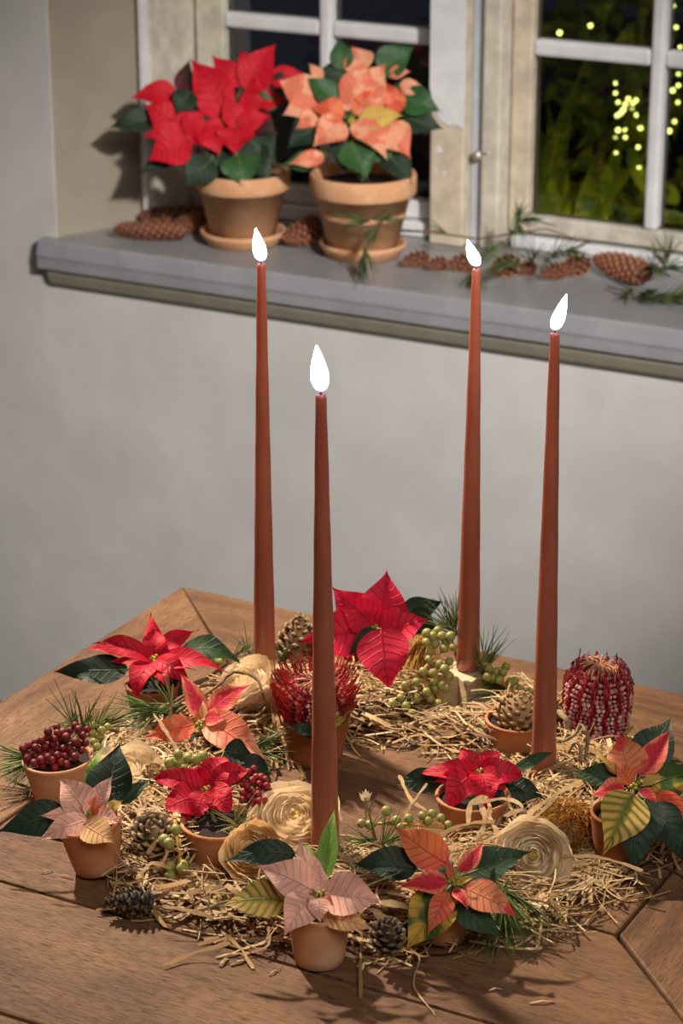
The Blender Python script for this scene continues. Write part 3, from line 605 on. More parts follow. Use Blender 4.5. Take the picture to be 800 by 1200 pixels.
VP = potted('potted_poinsettia', 'orange and red variegated poinsettia with green leaves, right of the front pot', 517, 1100, .0195, .0142, .034, 'terra', (531, 1034), .044, 46, [
 (461, 968, 40, 'orange', (524, 1012), -.002, .16), (466, 1040, 27, 'flame', (524, 1033), .006, .14), (567, 984, 19, 'flame', (538, 1022), .0, .06), (608, 1076, 35, 'orange_red', (544, 1040), .006, .14), (549, 1068, 14, 'flame', (532, 1042), .010),
 (622, 998, 42, 'green', (538, 1027), -.002, .1), (474, 1115, 52, 'green_yellow', (520, 1046), .002, .14), (500, 1098, 26, 'orange', (526, 1046), .006, .12), (594, 1100, 32, 'green', (530, 1056), .0, .16), (558, 1027, 8, 'yellow', (534, 1036), .008), (524, 1003, 9, 'orange', (530, 1032), .006), (412, 1014, 38, 'green_dark', (488, 1017), -.006, .1), (545, 1010, 12, 'lime', (531, 1030), .002), (505, 1010, 34, 'green_dark', (520, 1030), -.012)], 'flame', (.10, .05))
DP = potted('potted_poinsettia', 'ruffled dark red poinsettia in wide terracotta pot, left of the right-hand candle', 553, 980, .0245, .0175, .031, 'terra', (561, 907), .040, 46, [
 (494, 906, 24, None, None, .002, .14, 'round'), (537, 877, 28, None, None, -.003, .12), (566, 884, 20, None, None, -.002, .1), (612, 908, 32, None, None, .003, .14, 'round'), (524, 944, 34, None, (556, 908), .010, .16, 'round'), (566, 948, 30, None, None, .010, .16, 'round'), (585, 881, 24, None, None, -.002, .12, 'round'), (505, 918, 20, None, (552, 908), .004, .14), (592, 925, 24, None, None, .006, .16, 'round'), (545, 925, 18, None, None, .010, .1),
 (652, 881, 13, 'green', (600, 903), -.002, .1), (640, 936, 30, 'green_dark', (580, 918), -.008), (461, 920, 28, 'green_dark', (518, 918), -.010), (622, 950, 24, 'green_dark', (585, 925), -.008)], 'red', wild=1.7)
V2 = potted('potted_poinsettia', 'orange and red poinsettia with amber and dark green leaves at the far right', 722, 1008, .0195, .0145, .034, 'terra_brown', (744, 922), .042, 48, [
 (726, 859, 46, 'orange_red', (741, 910), -.002, .1), (786, 854, 28, 'flame', (751, 908), -.002, .06), (691, 932, 30, 'flame', (732, 924), .004, .14), (706, 1003, 54, 'yellow_green', (742, 930), .026, .12), (771, 945, 18, 'flame', (749, 926), .010), (802, 982, 32, 'salmon_red', (768, 928), -.002, .16),
 (818, 908, 52, 'green_yellow', (760, 922), -.004, .1), (786, 841, 46, 'green_dark', (750, 898), -.008, .1), (666, 908, 28, 'green', (738, 916), -.006, .12), (742, 1024, 54, 'green_dark', (756, 935), .022, .12), (802, 1012, 38, 'green_dark', (768, 940), .016, .14), (780, 910, 10, 'yellow', (752, 918), .006), (720, 893, 20, 'orange', (741, 918), .004, .08), (690, 880, 8, 'yellow', (738, 918), -.004)], 'flame', (.05, 0))
RB = potted('potted_poinsettia', 'tall bright red poinsettia at the back of the wreath, behind the green berries', 430, 797, .0205, .0160, .036, 'terra_brown', (438, 737), .048, 66, [
 (453, 667, 52, None, (440, 735), .0, .06), (503, 726, 42, None, (446, 738), .006, .08), (457, 811, 56, None, (446, 736), .034, .1), (388, 687, 46, None, (438, 735), -.004, .06), (350, 752, 54, None, (436, 738), .002, .06), (396, 698, 40, None, (440, 736), .004, .06), 
 (406, 768, 22, 'green_dark', (440, 738), .016, .1), (520, 704, 26, 'green_dark', (472, 715), -.012), (514, 737, 30, 'green_dark', (474, 725), -.008)], 'red_back', band=True)
# ------------------------------------------------------------------ pots with other fillings
bp = thing('terracotta_pot', at_z(74, 945, TZ), 'pale terracotta pot at the left rim of the wreath, full of dark red berries', 'plant pot', 'small terracotta pots')
btop, _ = pot(bp, 74, 945, .0238, .0165, .036, M['terra_pale'], (-.06, 0))
SL45 = Vector((0, -.64, .77)).normalized()
bpts = [(295,188),(250,210),(300,220),(248,240),(283,250),(325,215),(147,283),(183,268),(217,257),(183,295),(235,290),(275,275),(320,255),(122,300),(130,327),(160,328),(203,308),(232,328),(268,322),(295,300),(330,298),(140,352),(185,340),(178,375),(215,360),(272,363),(300,335),(340,340),(360,300),(395,265),(432,232),(445,270),(455,200),(425,308),(390,342),(348,382),(315,370),(392,180),(365,205),(345,240),(410,200),(285,395),(250,345),(410,280),(375,320),(220,385)]
berries('berry_cluster', 'bunch of dark red berries filling the left terracotta pot', [(x/4.444, 810+y/4.444) for x, y in bpts], 'red', 10, at_z(66, 880, TZ+.043), SL45, [(66, 905), (64, 885), (75, 868)], stemmat='stem_green', root_at=btop)
g7 = [(490,265),(465,330),(485,220),(520,230),(485,180),(560,185),(505,290),(530,205)]
berries('berry_cluster', 'pale green berries just right of the dark red berry pot', [(x/4.444, 810+y/4.444) for x, y in g7], 'green', 10, at_z(114, 870, TZ+.034), SL45, [(130, 895), (116, 872), (120, 852)], stemmat='stem_green')
r2 = [(475,220),(500,190),(525,180),(550,165),(540,220),(515,240),(500,275),(545,275),(575,235),(585,205),(605,215),(610,245),(585,265),(620,270),(575,315),(600,310),(550,310),(525,295),(495,310),(570,285),(560,205),(605,290),(540,330),(500,215),(520,265),(575,345)]
berries('berry_cluster', 'crimson berries beside the ruffled red poinsettia left of the front candle', [(160+x/4, 860+y/4) for x, y in r2], 'crimson', 9.5, at_z(296, 926, TZ+.040), SL45, [(280, 960), (294, 935), (300, 912)], stemmat='stem_green')
g1 = [(267,237),(293,250),(333,250),(372,250),(303,282),(265,278),(280,320),(345,305),(277,353),(322,375),(367,363),(250,408),(295,415),(345,398),(365,428),(220,455),(260,470),(305,483),(350,485),(170,468),(150,525),(112,552),(173,562),(202,595),(220,528),(282,528),(265,500),(318,553),(345,540),(330,470),(380,585),(407,580),(437,607),(315,225),(350,275),(300,450),(385,300)]
berries('berry_cluster', 'large bunch of olive green berries in front of the wooden star candle', [(430+x/3.81, 680+y/3.81) for x, y in g1], 'green', 11.2, at_z(505, 790, TZ+.036), Vector((0, -.75, .66)).normalized(), [(466, 812), (490, 788), (512, 766), (530, 752)])
g2 = [(552,347),(543,393),(538,433),(608,412),(620,385),(640,460),(575,410),(683,485),(590,445),(660,450),(720,505),(560,440)]
berries('berry_cluster', 'small bunch of olive berries behind the pine cone bowl', [(430+x/3.81, 680+y/3.81) for x, y in g2], 'green', 11, at_z(592, 795, TZ+.030), SL45, [(612, 818), (590, 798), (575, 780)])
g4 = [(195,95),(170,130),(160,170),(200,135),(240,115),(280,120),(310,105),(330,148),(220,160),(153,135)]
berries('berry_cluster', 'olive berries just above the ruffled red poinsettia on the left', [(160+x/4, 860+y/4) for x, y in g4], 'green', 12, at_z(218, 890, TZ+.040), SL45, [(230, 915), (215, 895), (200, 888)], stemmat='stem_green')
g5 = [(150,515),(220,615),(130,500),(155,620),(160,665),(185,705),(185,450),(215,632)]
berries('berry_cluster', 'strand of green berries hanging in the straw between the two left pots', [(160+x/4, 860+y/4) for x, y in g5], 'green', 14, at_z(204, 1008, TZ+.022), Vector((0, -.85, .5)).normalized(), [(204, 960), (210, 1000), (206, 1036)], stemmat='stem_yellow')
berries('berry_cluster', 'few olive berries in the straw below the small peach rose', [(292, 1036), (265, 1052), (250, 1060)], 'green', 12, at_z(280, 1045, TZ+.014), SL45, [(258, 1062), (280, 1048)], stemmat='stem_green')
g6 = [(135,190),(230,172),(265,165),(298,180),(250,192),(323,205),(213,287),(180,182),(200,262),(100,155),(10,200),(40,205),(150,215)]
berries('berry_cluster', 'loose row of olive berries above the orange variegated poinsettia', [(420+x/3.077, 900+y/3.077) for x, y in g6], 'green', 11.5, at_z(482, 962, TZ+.026), Vector((0, -.5, .86)).normalized(), [(525, 965), (490, 962), (440, 960)], stemmat='stem_yellow')
berries('berry_cluster', 'three small olive berries beside the cream rose below the back left candle', [(252, 775), (258, 776), (247, 772), (263, 770)], 'green', 9, at_z(255, 775, TZ+.03), SL45, [(262, 790), (254, 777)], stemmat='stem_green')
# banksia in its pot
def style_curve(p, out, upd, l, st=False): return [p, p+out*l*.5+upd*l*.25, p+out*l*.85+upd*l*.62, p+out*l*1.0+upd*l*.95] if st else [p, p+out*l*.45+upd*l*.10, p+out*l*.62+upd*l*.5, p+out*l*.35+upd*l*.85]
def banksia(label, base, axis, rad, hgt, rows, per, mats, bare_top=True, stylen=.5):
    root = thing('banksia_flower', base, label, 'banksia'); B = frame(base, axis); R3 = B.to_3x3()
    def pr(t): return rad*(.74+.26*math.sin(min(1, t*1.6+.15)*math.pi/2))*(1 if t < .72 else math.sqrt(max(.02, 1-((t-.72)/.30)**2)))
    m = MB(); m.lathe([(.0005, 0)]+[(pr(t)*.86, hgt*t) for t in [k/14 for k in range(15)]]+[(rad*.1, hgt*.93), (.0005, hgt*.9)], B, 26); m.build('core', mats[0], root)
    K = MB(); S = MB(); TT = MB(); sph = sphere_mesh('k', M['bud'], 6, 4)
    sv = [v.co.copy() for v in sph.vertices]; sf = [tuple(f.vertices) for f in sph.polygons]
    for i in range(rows):
        for j in range(per):
            t = (j+.5)/per*.99; 
            for dd in (-.17, .17):
                a = 2*math.pi*(i+dd+.12*math.sin(j*1.3))/rows+.10*t; r_ = pr(t)
                out = Vector((math.cos(a), math.sin(a), 0)); c = out*r_*.95+Vector((0, 0, hgt*t)); s = rad*.066*rnd(.75, 1.25); u = rnd(0, 1)
                K.add([B @ (c+v*s) for v in sv], sf, [(u, 0)]*len(sv))
            a = 2*math.pi*(i+.5)/rows+.10*t
            for e in range(4):
                a2 = a+rnd(-.11, .11); r_ = pr(t)
                out = Vector((math.cos(a2), math.sin(a2), 0)); p = out*r_*.82+Vector((0, 0, hgt*(t+rnd(-.02, .02))))
                pts = style_curve(p, (out+Vector((rnd(-.2, .2), rnd(-.2, .2), 0))).normalized(), Vector((0, 0, 1)), rad*stylen*rnd(.7, 1.2), stylen > .5); S.tube([B @ q for q in pts], rad*.016, 4, rnd(0, 1), False)
    if bare_top:
        for k in range(90):
            a = rnd(0, 6.283); r_ = rad*rnd(.15, .72); out = Vector((math.cos(a), math.sin(a), 0)); p = out*r_+Vector((0, 0, hgt*(.90+.05*(1-abs(r_/rad-.5)))))
            TT.tube([B @ p, B @ (p+Vector((0, 0, hgt*.08))-out*rad*.05), B @ (p+Vector((0, 0, hgt*.10))-out*rad*.25)], [rad*.03, rad*.034, rad*.02], 5, rnd(0, 1))
        TT.build('inner_styles', M['banksia_tan'], root, stuff=True)
        for k in range(6):
            a = rnd(0, 6.28); p = Vector((math.cos(a)*rad*.7, math.sin(a)*rad*.7, hgt*.95)); q = MB(); q.tube([B @ p, B @ (p+Vector((rnd(-.001, .001), 0, rad*rnd(.3, .55))))], [rad*.014, rad*.02], 4); q.build('style_tip', M['cone_dark'], root)
    K.build('florets', mats[1], root, stuff=True); S.build('styles', mats[2], root, stuff=True); return root
bkp = thing('terracotta_pot', at_z(370, 890, TZ), 'brown terracotta pot behind the front candle, holding a small red banksia', 'plant pot', 'small terracotta pots')
bk, _ = pot(bkp, 370, 890, .0242, .0178, .034, M['terra_brown'])
bsm = banksia('small red and white banksia in the brown pot behind the front candle', bk+Vector((0, 0, .0005)), Vector((0, -.16, 1)), .0205, .032, 14, 11, (M['banksia_core'], M['banksia_knob'], M['banksia_style']), True, .62)
for tx, ty, wd in ((418, 822, 20), (334, 852, 18), (408, 842, 16), (350, 862, 16)):
    leaf(bsm, 'leaf', at_z(372, 862, TZ+.034), toward(at_z(tx, ty, TZ+.038), .006), wd*px(bk), Vector((0, -.6, .8)), M['yellow_green' if tx > 400 else 'green_dark'], .1)
q_ = at_z(695, 874, TZ); KEEP.append((q_.x, q_.y-.01, .034))
blg = banksia('large red banksia cylinder at the right with pinkish white floret rows', at_z(695, 874, TZ)+Vector((0, 0, .001)), Vector((.03, -.05, 1)), .0240, .0610, 15, 18, (M['banksia_core'], M['banksia_knob'], M['banksia_style']), True, .30)
for tx, ty in ((748, 850), (744, 868), (738, 880), (660, 880)):
    leaf(blg, 'leaf', at_z(715, 865, TZ+.006), at_z(tx, ty, TZ+.012), 12*px(bk), Vector((0, -.5, .9)), M['green_yellow'], .1)
# pincushion flower
pc = at_z(664, 972, TZ+.012); KEEP.append((pc.x-.004, pc.y-.012, .026)); pcr = thing('pincushion_flower', pc-Vector((0, 0, .010)), 'golden brown pincushion flower head in the straw at the right', 'flower'); axp = Vector((-.25, -.62, .75)).normalized(); B = frame(pc, axp)
m = MB(); m.lathe([(.0005, -.010), (.010, -.009), (.0155, 0), (.0135, .008), (.008, .0125), (.0005, .014)], B, 18); m.build('core', M['straw_dark'], pcr)
q = MB()
for k in range(620):
    zc = rnd(-.35, 1); a = rnd(0, 6.283); rr = math.sqrt(1-zc*zc); d = Vector((rr*math.cos(a), rr*math.sin(a), zc)); p = d*.0125
    tn = d.cross(Vector((rnd(-1, 1), rnd(-1, 1), rnd(-1, 1)))).normalized(); l = rnd(.0055, .0085)
    q.ribbon([B @ p, B @ (p+d*l*.75+tn*l*.1), B @ (p+d*l*1.0+tn*l*.5), B @ (p+d*l*.72+tn*l*.9)], [.0007, .0011, .0010, .0005], (B.to_3x3() @ tn).cross(d).normalized(), rnd(0, 1))
q.build('florets', M['gold'], pcr, stuff=True)
# bowl with closed cone
bw = thing('terracotta_pot', at_z(606, 880, TZ), 'low terracotta pot at the back right holding a closed pine cone', 'plant pot', 'small terracotta pots')
bwt, _ = pot(bw, 606, 880, .0232, .0165, .026, M['terra'])
cone('closed tan pine cone sitting in the low terracotta pot', bwt+Vector((0, -.001, -.002)), Vector((.05, -.12, 1)), .026, .0172, 'cone_pale', 75, .30, blunt=.6, sz=.34)
cone('upright tan pine cone between the back left candle and the tall red poinsettia', at_z(349, 790, TZ+.001)+Vector((0, 0, .002)), Vector((.05, -.05, 1)), .047, .0190, 'cone_tan', 84, .72, blunt=.7, sz=.42)
cone('open tan pine cone between the two left front pots', at_z(180, 985, TZ+.018), Vector((.05, -.55, .85)), .022, .0148, 'cone_tan', 46, .75, blunt=.5, sz=.55)
cone('small pale pine cone just left of the ruffled red poinsettia', at_z(181, 915, TZ+.022), Vector((0, -.2, 1)), .014, .0085, 'cone_pale', 34, .5, blunt=.6, sz=.5)
cone('dark open pine cone on the table under the left pale pink pot', at_z(180, 1056, TZ+.010), Vector((-1, -.05, .02)), .030, .0098, 'cone_dark', 48, .8, blunt=.6, sz=.6)
cone('dark pine cone in shade between the front pot and the variegated pot', at_z(452, 1106, TZ+.012), Vector((.1, -.5, 1)), .022, .0108, 'cone_dark', 44, .7, blunt=.6, sz=.6)
# ------------------------------------------------------------------ roses of wood shavings
petal_flower('cream wood-shaving rose below the back left candle', at_z(284, 795, TZ+.040), Vector((-.42, -.25, .86)).normalized(), .0200, 10, 'petal', 1.35)
petal_flower('large cream wood-shaving rose beside the front candle', at_z(346, 958, TZ+.030), Vector((.05, -.42, .9)).normalized(), .0262, 12, 'petal', .8)
petal_flower('small peach rose below the large cream rose at the front left', at_z(294, 996, TZ+.032), Vector((-.2, -.75, .6)).normalized(), .0165, 9, 'petal_peach', .9)
petal_flower('cream wood-shaving rose facing forward at the front right', at_z(624, 1003, TZ+.022), Vector((.0, -.86, .5)).normalized(), .0215, 12, 'petal', .75)
petal_flower('cream rose half hidden behind the green leaf of the left pale pink poinsettia', at_z(150, 900, TZ+.026), Vector((0, -.3, .95)).normalized(), .0215, 9, 'petal', .8)
# ------------------------------------------------------------------ on the sill
SZ = .7505
def saucer(label, gx, gy, r):
    p = at_z(gx, gy, SZ); m = MB(); m.lathe([(0, 0), (r*.80, 0), (r*.84, .001), (r*.97, .011), (r, .013), (r, .016), (r-.001, .0172), (r-.004, .017), (r-.006, .014), (r*.84, .0055), (0, .005)], Matrix.Translation(p), 40)
    o = m.build('saucer', M['terra_pale']); o.location = p; o.data.transform(Matrix.Translation(-(p-p))); tag(o, label, 'saucer', 'terracotta saucers on the sill'); return p
saucer('terracotta saucer under the red poinsettia pot on the sill', 285, 284, .0535)
saucer('terracotta saucer under the pink poinsettia pot on the sill', 425, 298, .0535)
potted('potted_poinsettia', 'bushy scarlet poinsettia in terracotta pot on the window sill', 285, 281, .0585, .0385, .088, 'terra_pale', (262, 142), .150, 62, [
 (222, 68, 44, None, (262, 138), .004), (152, 115, 30, None, (208, 112), .0), (172, 190, 44, None, (221, 168), .012, .1), (168, 122, 44, None, (220, 156), .008), (166, 160, 26, None, (218, 160), .012), (241, 128, 26, None, (220, 158), .016), (257, 184, 34, None, (240, 148), .014), (274, 182, 40, None, (277, 149), .020), (319, 136, 24, None, (278, 150), .018), (327, 158, 32, 'dark_red', (290, 135), .004), (324, 51, 40, None, (290, 108), .002), (247, 63, 26, None, (285, 100), -.004), (284, 57, 18, None, (291, 90), -.006), (309, 104, 20, None, (290, 100), .008), (358, 85, 24, None, (316, 95), -.01), (352, 100, 22, 'dark_red', (316, 98), -.012), (314, 119, 28, None, (280, 126), .010), (222, 70, 20, 'dark_red', (211, 108), -.004), (262, 110, 26, None, (280, 150), .012), (230, 148, 22, None, (262, 150), .012), (200, 185, 26, None, (220, 165), .014), (242, 176, 24, None, (225, 150), .014), (300, 160, 24, None, (278, 150), .016), (338, 118, 24, None, (300, 118), -.002), (196, 140, 26, None, (225, 150), .01),
 (126, 150, 26, 'green_dark', (180, 138)), (161, 206, 22, 'green_dark', (214, 178)), (217, 221, 38, 'green_dark', (248, 188), .012), (287, 223, 42, 'green_sill', (278, 182), .012), (326, 195, 60, 'green_dark', (280, 150)), (206, 135, 28, 'green_dark', (222, 106), .02), (168, 100, 20, 'green_dark', (190, 112)), (345, 78, 24, 'green_sill', (308, 110), -.02), (330, 125, 26, 'green_sill', (300, 120), .004), (250, 210, 30, 'green_dark', (262, 170), .002), (320, 215, 34, 'green_dark', (292, 170), .002), (222, 88, 18, 'green_dark', (232, 110), -.01)], 'red_sill', z0=SZ+.0052, band=True, buds=6)
potted('potted_poinsettia', 'salmon pink poinsettia in pale terracotta pot on the window sill', 425, 295, .0645, .040, .098, 'terra_pale', (412, 143), .158, 62, [
 (452, 74, 54, None, (411, 130), .004), (411, 54, 34, 'salmon', (425, 84), -.008), (453, 101, 24, 'salmon_red', (415, 134), .010), (474, 135, 26, 'yellow', (420, 142), .014), (452, 96, 22, 'salmon_red', (468, 132), .002), (454, 189, 30, None, (413, 143), .014), (482, 186, 40, None, (452, 146), .006), (366, 173, 36, None, (404, 144), .014), (363, 127, 27, 'salmon_red', (403, 135), .012), (325, 94, 38, None, (368, 117), .002), (330, 136, 34, 'salmon', (376, 120), .008), (335, 193, 20, None, (380, 184), .006), (501, 105, 18, None, (468, 100), -.004), (361, 74, 14, None, (376, 95), -.006), (482, 84, 14, None, (455, 88), -.006), (345, 152, 24, None, (376, 128), .006), (400, 96, 20, None, (410, 130), .0),
 (396, 44, 26, 'green_sill', (401, 82)), (366, 88, 30, 'green_dark', (410, 86), -.006), (358, 90, 30, 'green_sill', (398, 118), .01), (486, 55, 36, 'green_sill', (444, 84)), (518, 131, 34, 'green_sill', (470, 114)), (519, 151, 34, 'green_dark', (472, 134)), (431, 212, 42, 'green_sill', (412, 166), .012), (483, 218, 36, 'green_dark', (452, 178), .006), (336, 175, 40, 'green_dark', (380, 146), .004), (402, 206, 34, 'green_dark', (406, 160), .008), (326, 195, 22, 'green_sill', (370, 188)), (460, 200, 34, 'green_sill', (430, 160), .004), (508, 118, 30, 'green_dark', (455, 110), -.01)], 'salmon', z0=SZ+.0052, band=True, buds=7)
WGR = 'cones along the window sill'
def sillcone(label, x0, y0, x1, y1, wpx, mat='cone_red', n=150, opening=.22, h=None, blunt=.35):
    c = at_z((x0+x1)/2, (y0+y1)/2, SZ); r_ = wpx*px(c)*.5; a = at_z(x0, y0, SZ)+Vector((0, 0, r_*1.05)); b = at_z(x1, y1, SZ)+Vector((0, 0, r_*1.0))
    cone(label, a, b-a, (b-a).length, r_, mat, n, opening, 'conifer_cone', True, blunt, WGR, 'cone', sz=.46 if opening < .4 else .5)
sillcone('long spruce cone at the left end of the sill, in front', 222, 283, 133, 281, 25, n=120)
sillcone('spruce cone lying behind the front one at the left end of the sill', 262, 262, 163, 264, 24, n=110)
sillcone('short spruce cone against the red poinsettia saucer', 242, 268, 206, 279, 24, n=110)
sillcone('reddish cone between the two saucers, nearer one', 374, 285, 331, 293, 30, 'cone_red', 80, .4, blunt=.6)
sillcone('reddish cone behind the pair between the two saucers', 376, 276, 345, 278, 24, 'cone_red', 80, .4, blunt=.6)
sillcone('small open cone right of the pink poinsettia saucer', 500, 312, 471, 317, 22, 'cone_red', 46, .65, blunt=.6)
sillcone('tiny open cone, second right of the pink poinsettia saucer', 522, 317, 500, 320, 19, 'cone_red', 40, .65, blunt=.6)
sillcone('small open cone behind the flame of the wooden star candle', 562, 318, 522, 322, 25, 'cone_red', 54, .6, blunt=.6)
sillcone('small open cone just right of the wooden star candle flame', 605, 322, 575, 331, 28, 'cone_red', 54, .65, blunt=.6)
sillcone('small round open cone under the sill pine sprig, left of the cone pair', 626, 322, 606, 326, 20, 'cone_red', 40, .65, blunt=.6)
sillcone('open cone behind the flame of the right-hand candle', 662, 327, 632, 331, 22, 'cone_red', 54, .6, blunt=.6)
sillcone('open cone between the right-hand candle flame and the big spruce cone', 688, 321, 655, 329, 26, 'cone_red', 60, .6, blunt=.6)
sillcone('big brown spruce cone at the right end of the sill', 757, 338, 694, 318, 33, 'cone_red', 130, .4, blunt=.5)
SG = 'pine sprigs on the sill'
def sp3(lst): return [at_z(x, y, SZ+h) for x, y, h in lst]
sprig('pine_sprig', 'pine sprig hanging in front of the pale pot on the sill', sp3([(425, 316, .012), (433, 280, .045), (447, 256, .075), (415, 258, .07)]), [(at_z(428, 300, SZ+.03), (.1, -.3, -1)), (at_z(424, 312, SZ+.012), (-.3, -.4, -.8)), (at_z(418, 258, SZ+.07), (-1, -.2, .1)), (at_z(440, 268, SZ+.06), (-.6, -.2, -.6)), (at_z(450, 256, SZ+.075), (.7, -.2, .1))], 'needle_sill', .034, .0007, 16, SG, spread=.45)
sprig('pine_sprig', 'pine sprig poking out over the sill edge below the wooden star candle flame', sp3([(552, 318, .008), (550, 330, .006)]), [(at_z(552, 326, SZ+.008), (-.3, -1, -.2)), (at_z(556, 328, SZ+.008), (.4, -1, -.2))], 'needle_sill', .036, .0007, 16, SG, spread=.4)
sprig('pine_sprig', 'upright pine sprig leaning on the right window frame', sp3([(560, 300, .01), (590, 285, .03), (612, 262, .06), (605, 252, .07)]), [(at_z(608, 252, SZ+.07), (0, -.2, 1)), (at_z(605, 262, SZ+.06), (.2, -.2, -1)), (at_z(618, 258, SZ+.06), (1, -.2, .2)), (at_z(580, 290, SZ+.025), (-.6, -.2, -.3))], 'needle_sill', .032, .0007, 14, SG, spread=.55)
sprig('pine_sprig', 'bushy pine sprig above the small cones at the right of the sill', sp3([(600, 312, .02), (640, 298, .03), (672, 296, .03)]), [(at_z(x, y, SZ+.03), d) for x, y, d in [(600, 305, (-.4, -.3, .5)), (625, 300, (0, -.4, .6)), (650, 296, (.2, -.4, .4)), (670, 294, (.8, -.3, .2)), (590, 310, (-.8, -.3, -.1)), (640, 305, (-.2, -.6, .1))]], 'needle_sill', .034, .0007, 15, SG, spread=.6)
sprig('pine_sprig', 'pine sprig fanning up at the right end of the sill', sp3([(740, 330, .01), (770, 310, .02), (788, 285, .05)]), [(at_z(775, 306, SZ+.02), (-.4, -.2, 1)), (at_z(784, 294, SZ+.035), (.1, -.2, 1)), (at_z(786, 312, SZ+.02), (.8, -.2, .3)), (at_z(770, 318, SZ+.015), (-.9, -.2, .4))], 'needle_sill', .034, .0007, 14, SG, spread=.5)
sprig('pine_sprig', 'dense pine sprig lying over the sill below the big spruce cone', sp3([(712, 336, .006), (750, 346, .008), (800, 352, .008)]), [(at_z(x, y, SZ+.009), d) for x, y, d in [(738, 342, (-.3, -1, .1)), (755, 346, (.2, -1, .1)), (770, 347, (.5, -.9, .2)), (785, 349, (.9, -.6, .2)), (795, 345, (.9, .2, .3)), (760, 342, (-.6, -.8, .1))]], 'needle_sill', .036, .0007, 22, SG, spread=.4)
sprig('bare_twig', 'dark bare twigs lying along the sill between the cones', sp3([(470, 270, .03), (505, 272, .035), (560, 280, .03), (640, 268, .05), (690, 285, .04)]), [(at_z(520, 272, SZ+.033), (-.5, -.2, .4))], 'needle_sill', .03, .0006, 5, None, cat='twig', stemr=.0018)
# ------------------------------------------------------------------ pine greenery in the wreath
TG = 'pine sprigs in the wreath'
def tz(lst): return [at_z(x, y, TZ+h) for x, y, h in lst]
def tf(lst): return [(at_z(x, y, TZ+h), (dx, dy, dz)) for x, y, h, dx, dy, dz in lst]
sprig('pine_sprig', 'pine sprig with upturned needles above the dark red berries', tz([(140, 858, .03), (110, 850, .036), (82, 846, .038)]), tf([(84, 846, .04, -.5, .2, 1), (100, 846, .04, .2, .1, 1), (118, 846, .036, .6, .2, .6), (80, 850, .038, -.3, -.6, -.1), (128, 846, .036, .8, .2, .5), (108, 852, .036, .1, -.3, .4)]), nlen=.028, nrad=.00045, per=15, group=TG, spread=.5)
sprig('pine_sprig', 'pine needles fanning over the table at the far left edge', tz([(60, 892, .02), (40, 888, .022), (28, 890, .018)]), tf([(34, 888, .02, -1, -.2, .05), (30, 896, .018, -.8, -.8, -.1), (36, 902, .014, -.4, -1, -.1), (26, 886, .02, -1, .3, .1)]), nlen=.034, nrad=.00045, per=17, group=TG, spread=.4)
sprig('pine_sprig', 'pine sprig with long pale green needles below the left rear red poinsettia', tz([(225, 812, .034), (205, 828, .036), (184, 834, .034), (150, 840, .03)]), tf([(184, 832, .036, -1, .1, .25), (184, 832, .036, -1, -.5, -.05), (182, 836, .034, -.7, -.9, -.1), (200, 826, .036, -.4, .5, .6), (176, 830, .034, -1, .4, .2)]), nlen=.038, nrad=.00045, per=16, group=TG, spread=.35)
sprig('pine_sprig', 'upright pine sprig behind the wooden star candle', tz([(540, 790, .01), (528, 745, .045), (535, 715, .07)]), tf([(532, 730, .06, .1, .2, 1), (524, 735, .05, -.9, .2, .5), (526, 742, .045, -.9, 0, .2), (530, 715, .07, -.2, .1, 1), (522, 725, .055, -.7, .1, .9)]), nlen=.027, per=12, group=TG, spread=.5)
sprig('pine_sprig', 'pine sprig between the wooden star candle and the small olive berries', tz([(590, 822, .012), (568, 790, .03), (570, 765, .045)]), tf([(570, 762, .05, .2, .2, 1), (566, 780, .035, -.2, 0, 1), (580, 808, .02, -1, -.2, .1), (584, 814, .018, -.9, -.6, .1), (575, 772, .04, .6, 0, 1), (578, 800, .024, -.8, .2, .4)]), nlen=.027, per=12, group=TG, spread=.45)
sprig('pine_sprig', 'fine pine sprig between the front candle and the dark green leaf', tz([(470, 1010, .012), (440, 990, .022), (420, 975, .028)]), tf([(440, 990, .022, -1, .1, .2), (430, 985, .024, -.5, -.7, .3), (450, 985, .024, .3, .3, .9), (445, 1000, .02, -.8, -.7, 0), (460, 985, .022, .8, .3, .6), (420, 1000, .02, -.7, -.6, .1)]), nlen=.026, nrad=.0003, per=16, group=TG, spread=.55)
sprig('pine_sprig', 'dark pine tuft hanging down below the variegated poinsettia', tz([(585, 1050, .03), (590, 1065, .024), (592, 1080, .016)]), tf([(588, 1062, .022, -.3, -.9, -.7), (592, 1064, .022, .1, -.9, -.7), (598, 1062, .022, .45, -.9, -.6), (590, 1070, .016, -.1, -1, -.5), (604, 1050, .024, .8, -.5, -.3), (584, 1056, .024, -.5, -.8, -.7)]), nlen=.034, per=20, group=TG, spread=.28)
sprig('pine_sprig', 'short pine needles under the salmon poinsettia by the brown pot', tz([(300, 885, .02), (315, 868, .024)]), tf([(306, 872, .024, .8, 0, .3), (310, 868, .026, .9, .3, .4), (308, 882, .02, .9, -.5, 0), (300, 890, .018, .6, -.8, -.1)]), nlen=.024, per=14, group=TG, spread=.5)
sprig('pine_sprig', 'short pine needles beside the upright pine cone at the back', tz([(335, 795, .012), (325, 772, .02)]), tf([(328, 772, .022, .2, 0, 1), (335, 780, .02, .7, -.2, .3), (290, 762, .02, -.2, .4, .6), (280, 765, .02, .6, .3, .5)]), nlen=.022, per=12, group=TG, spread=.6)
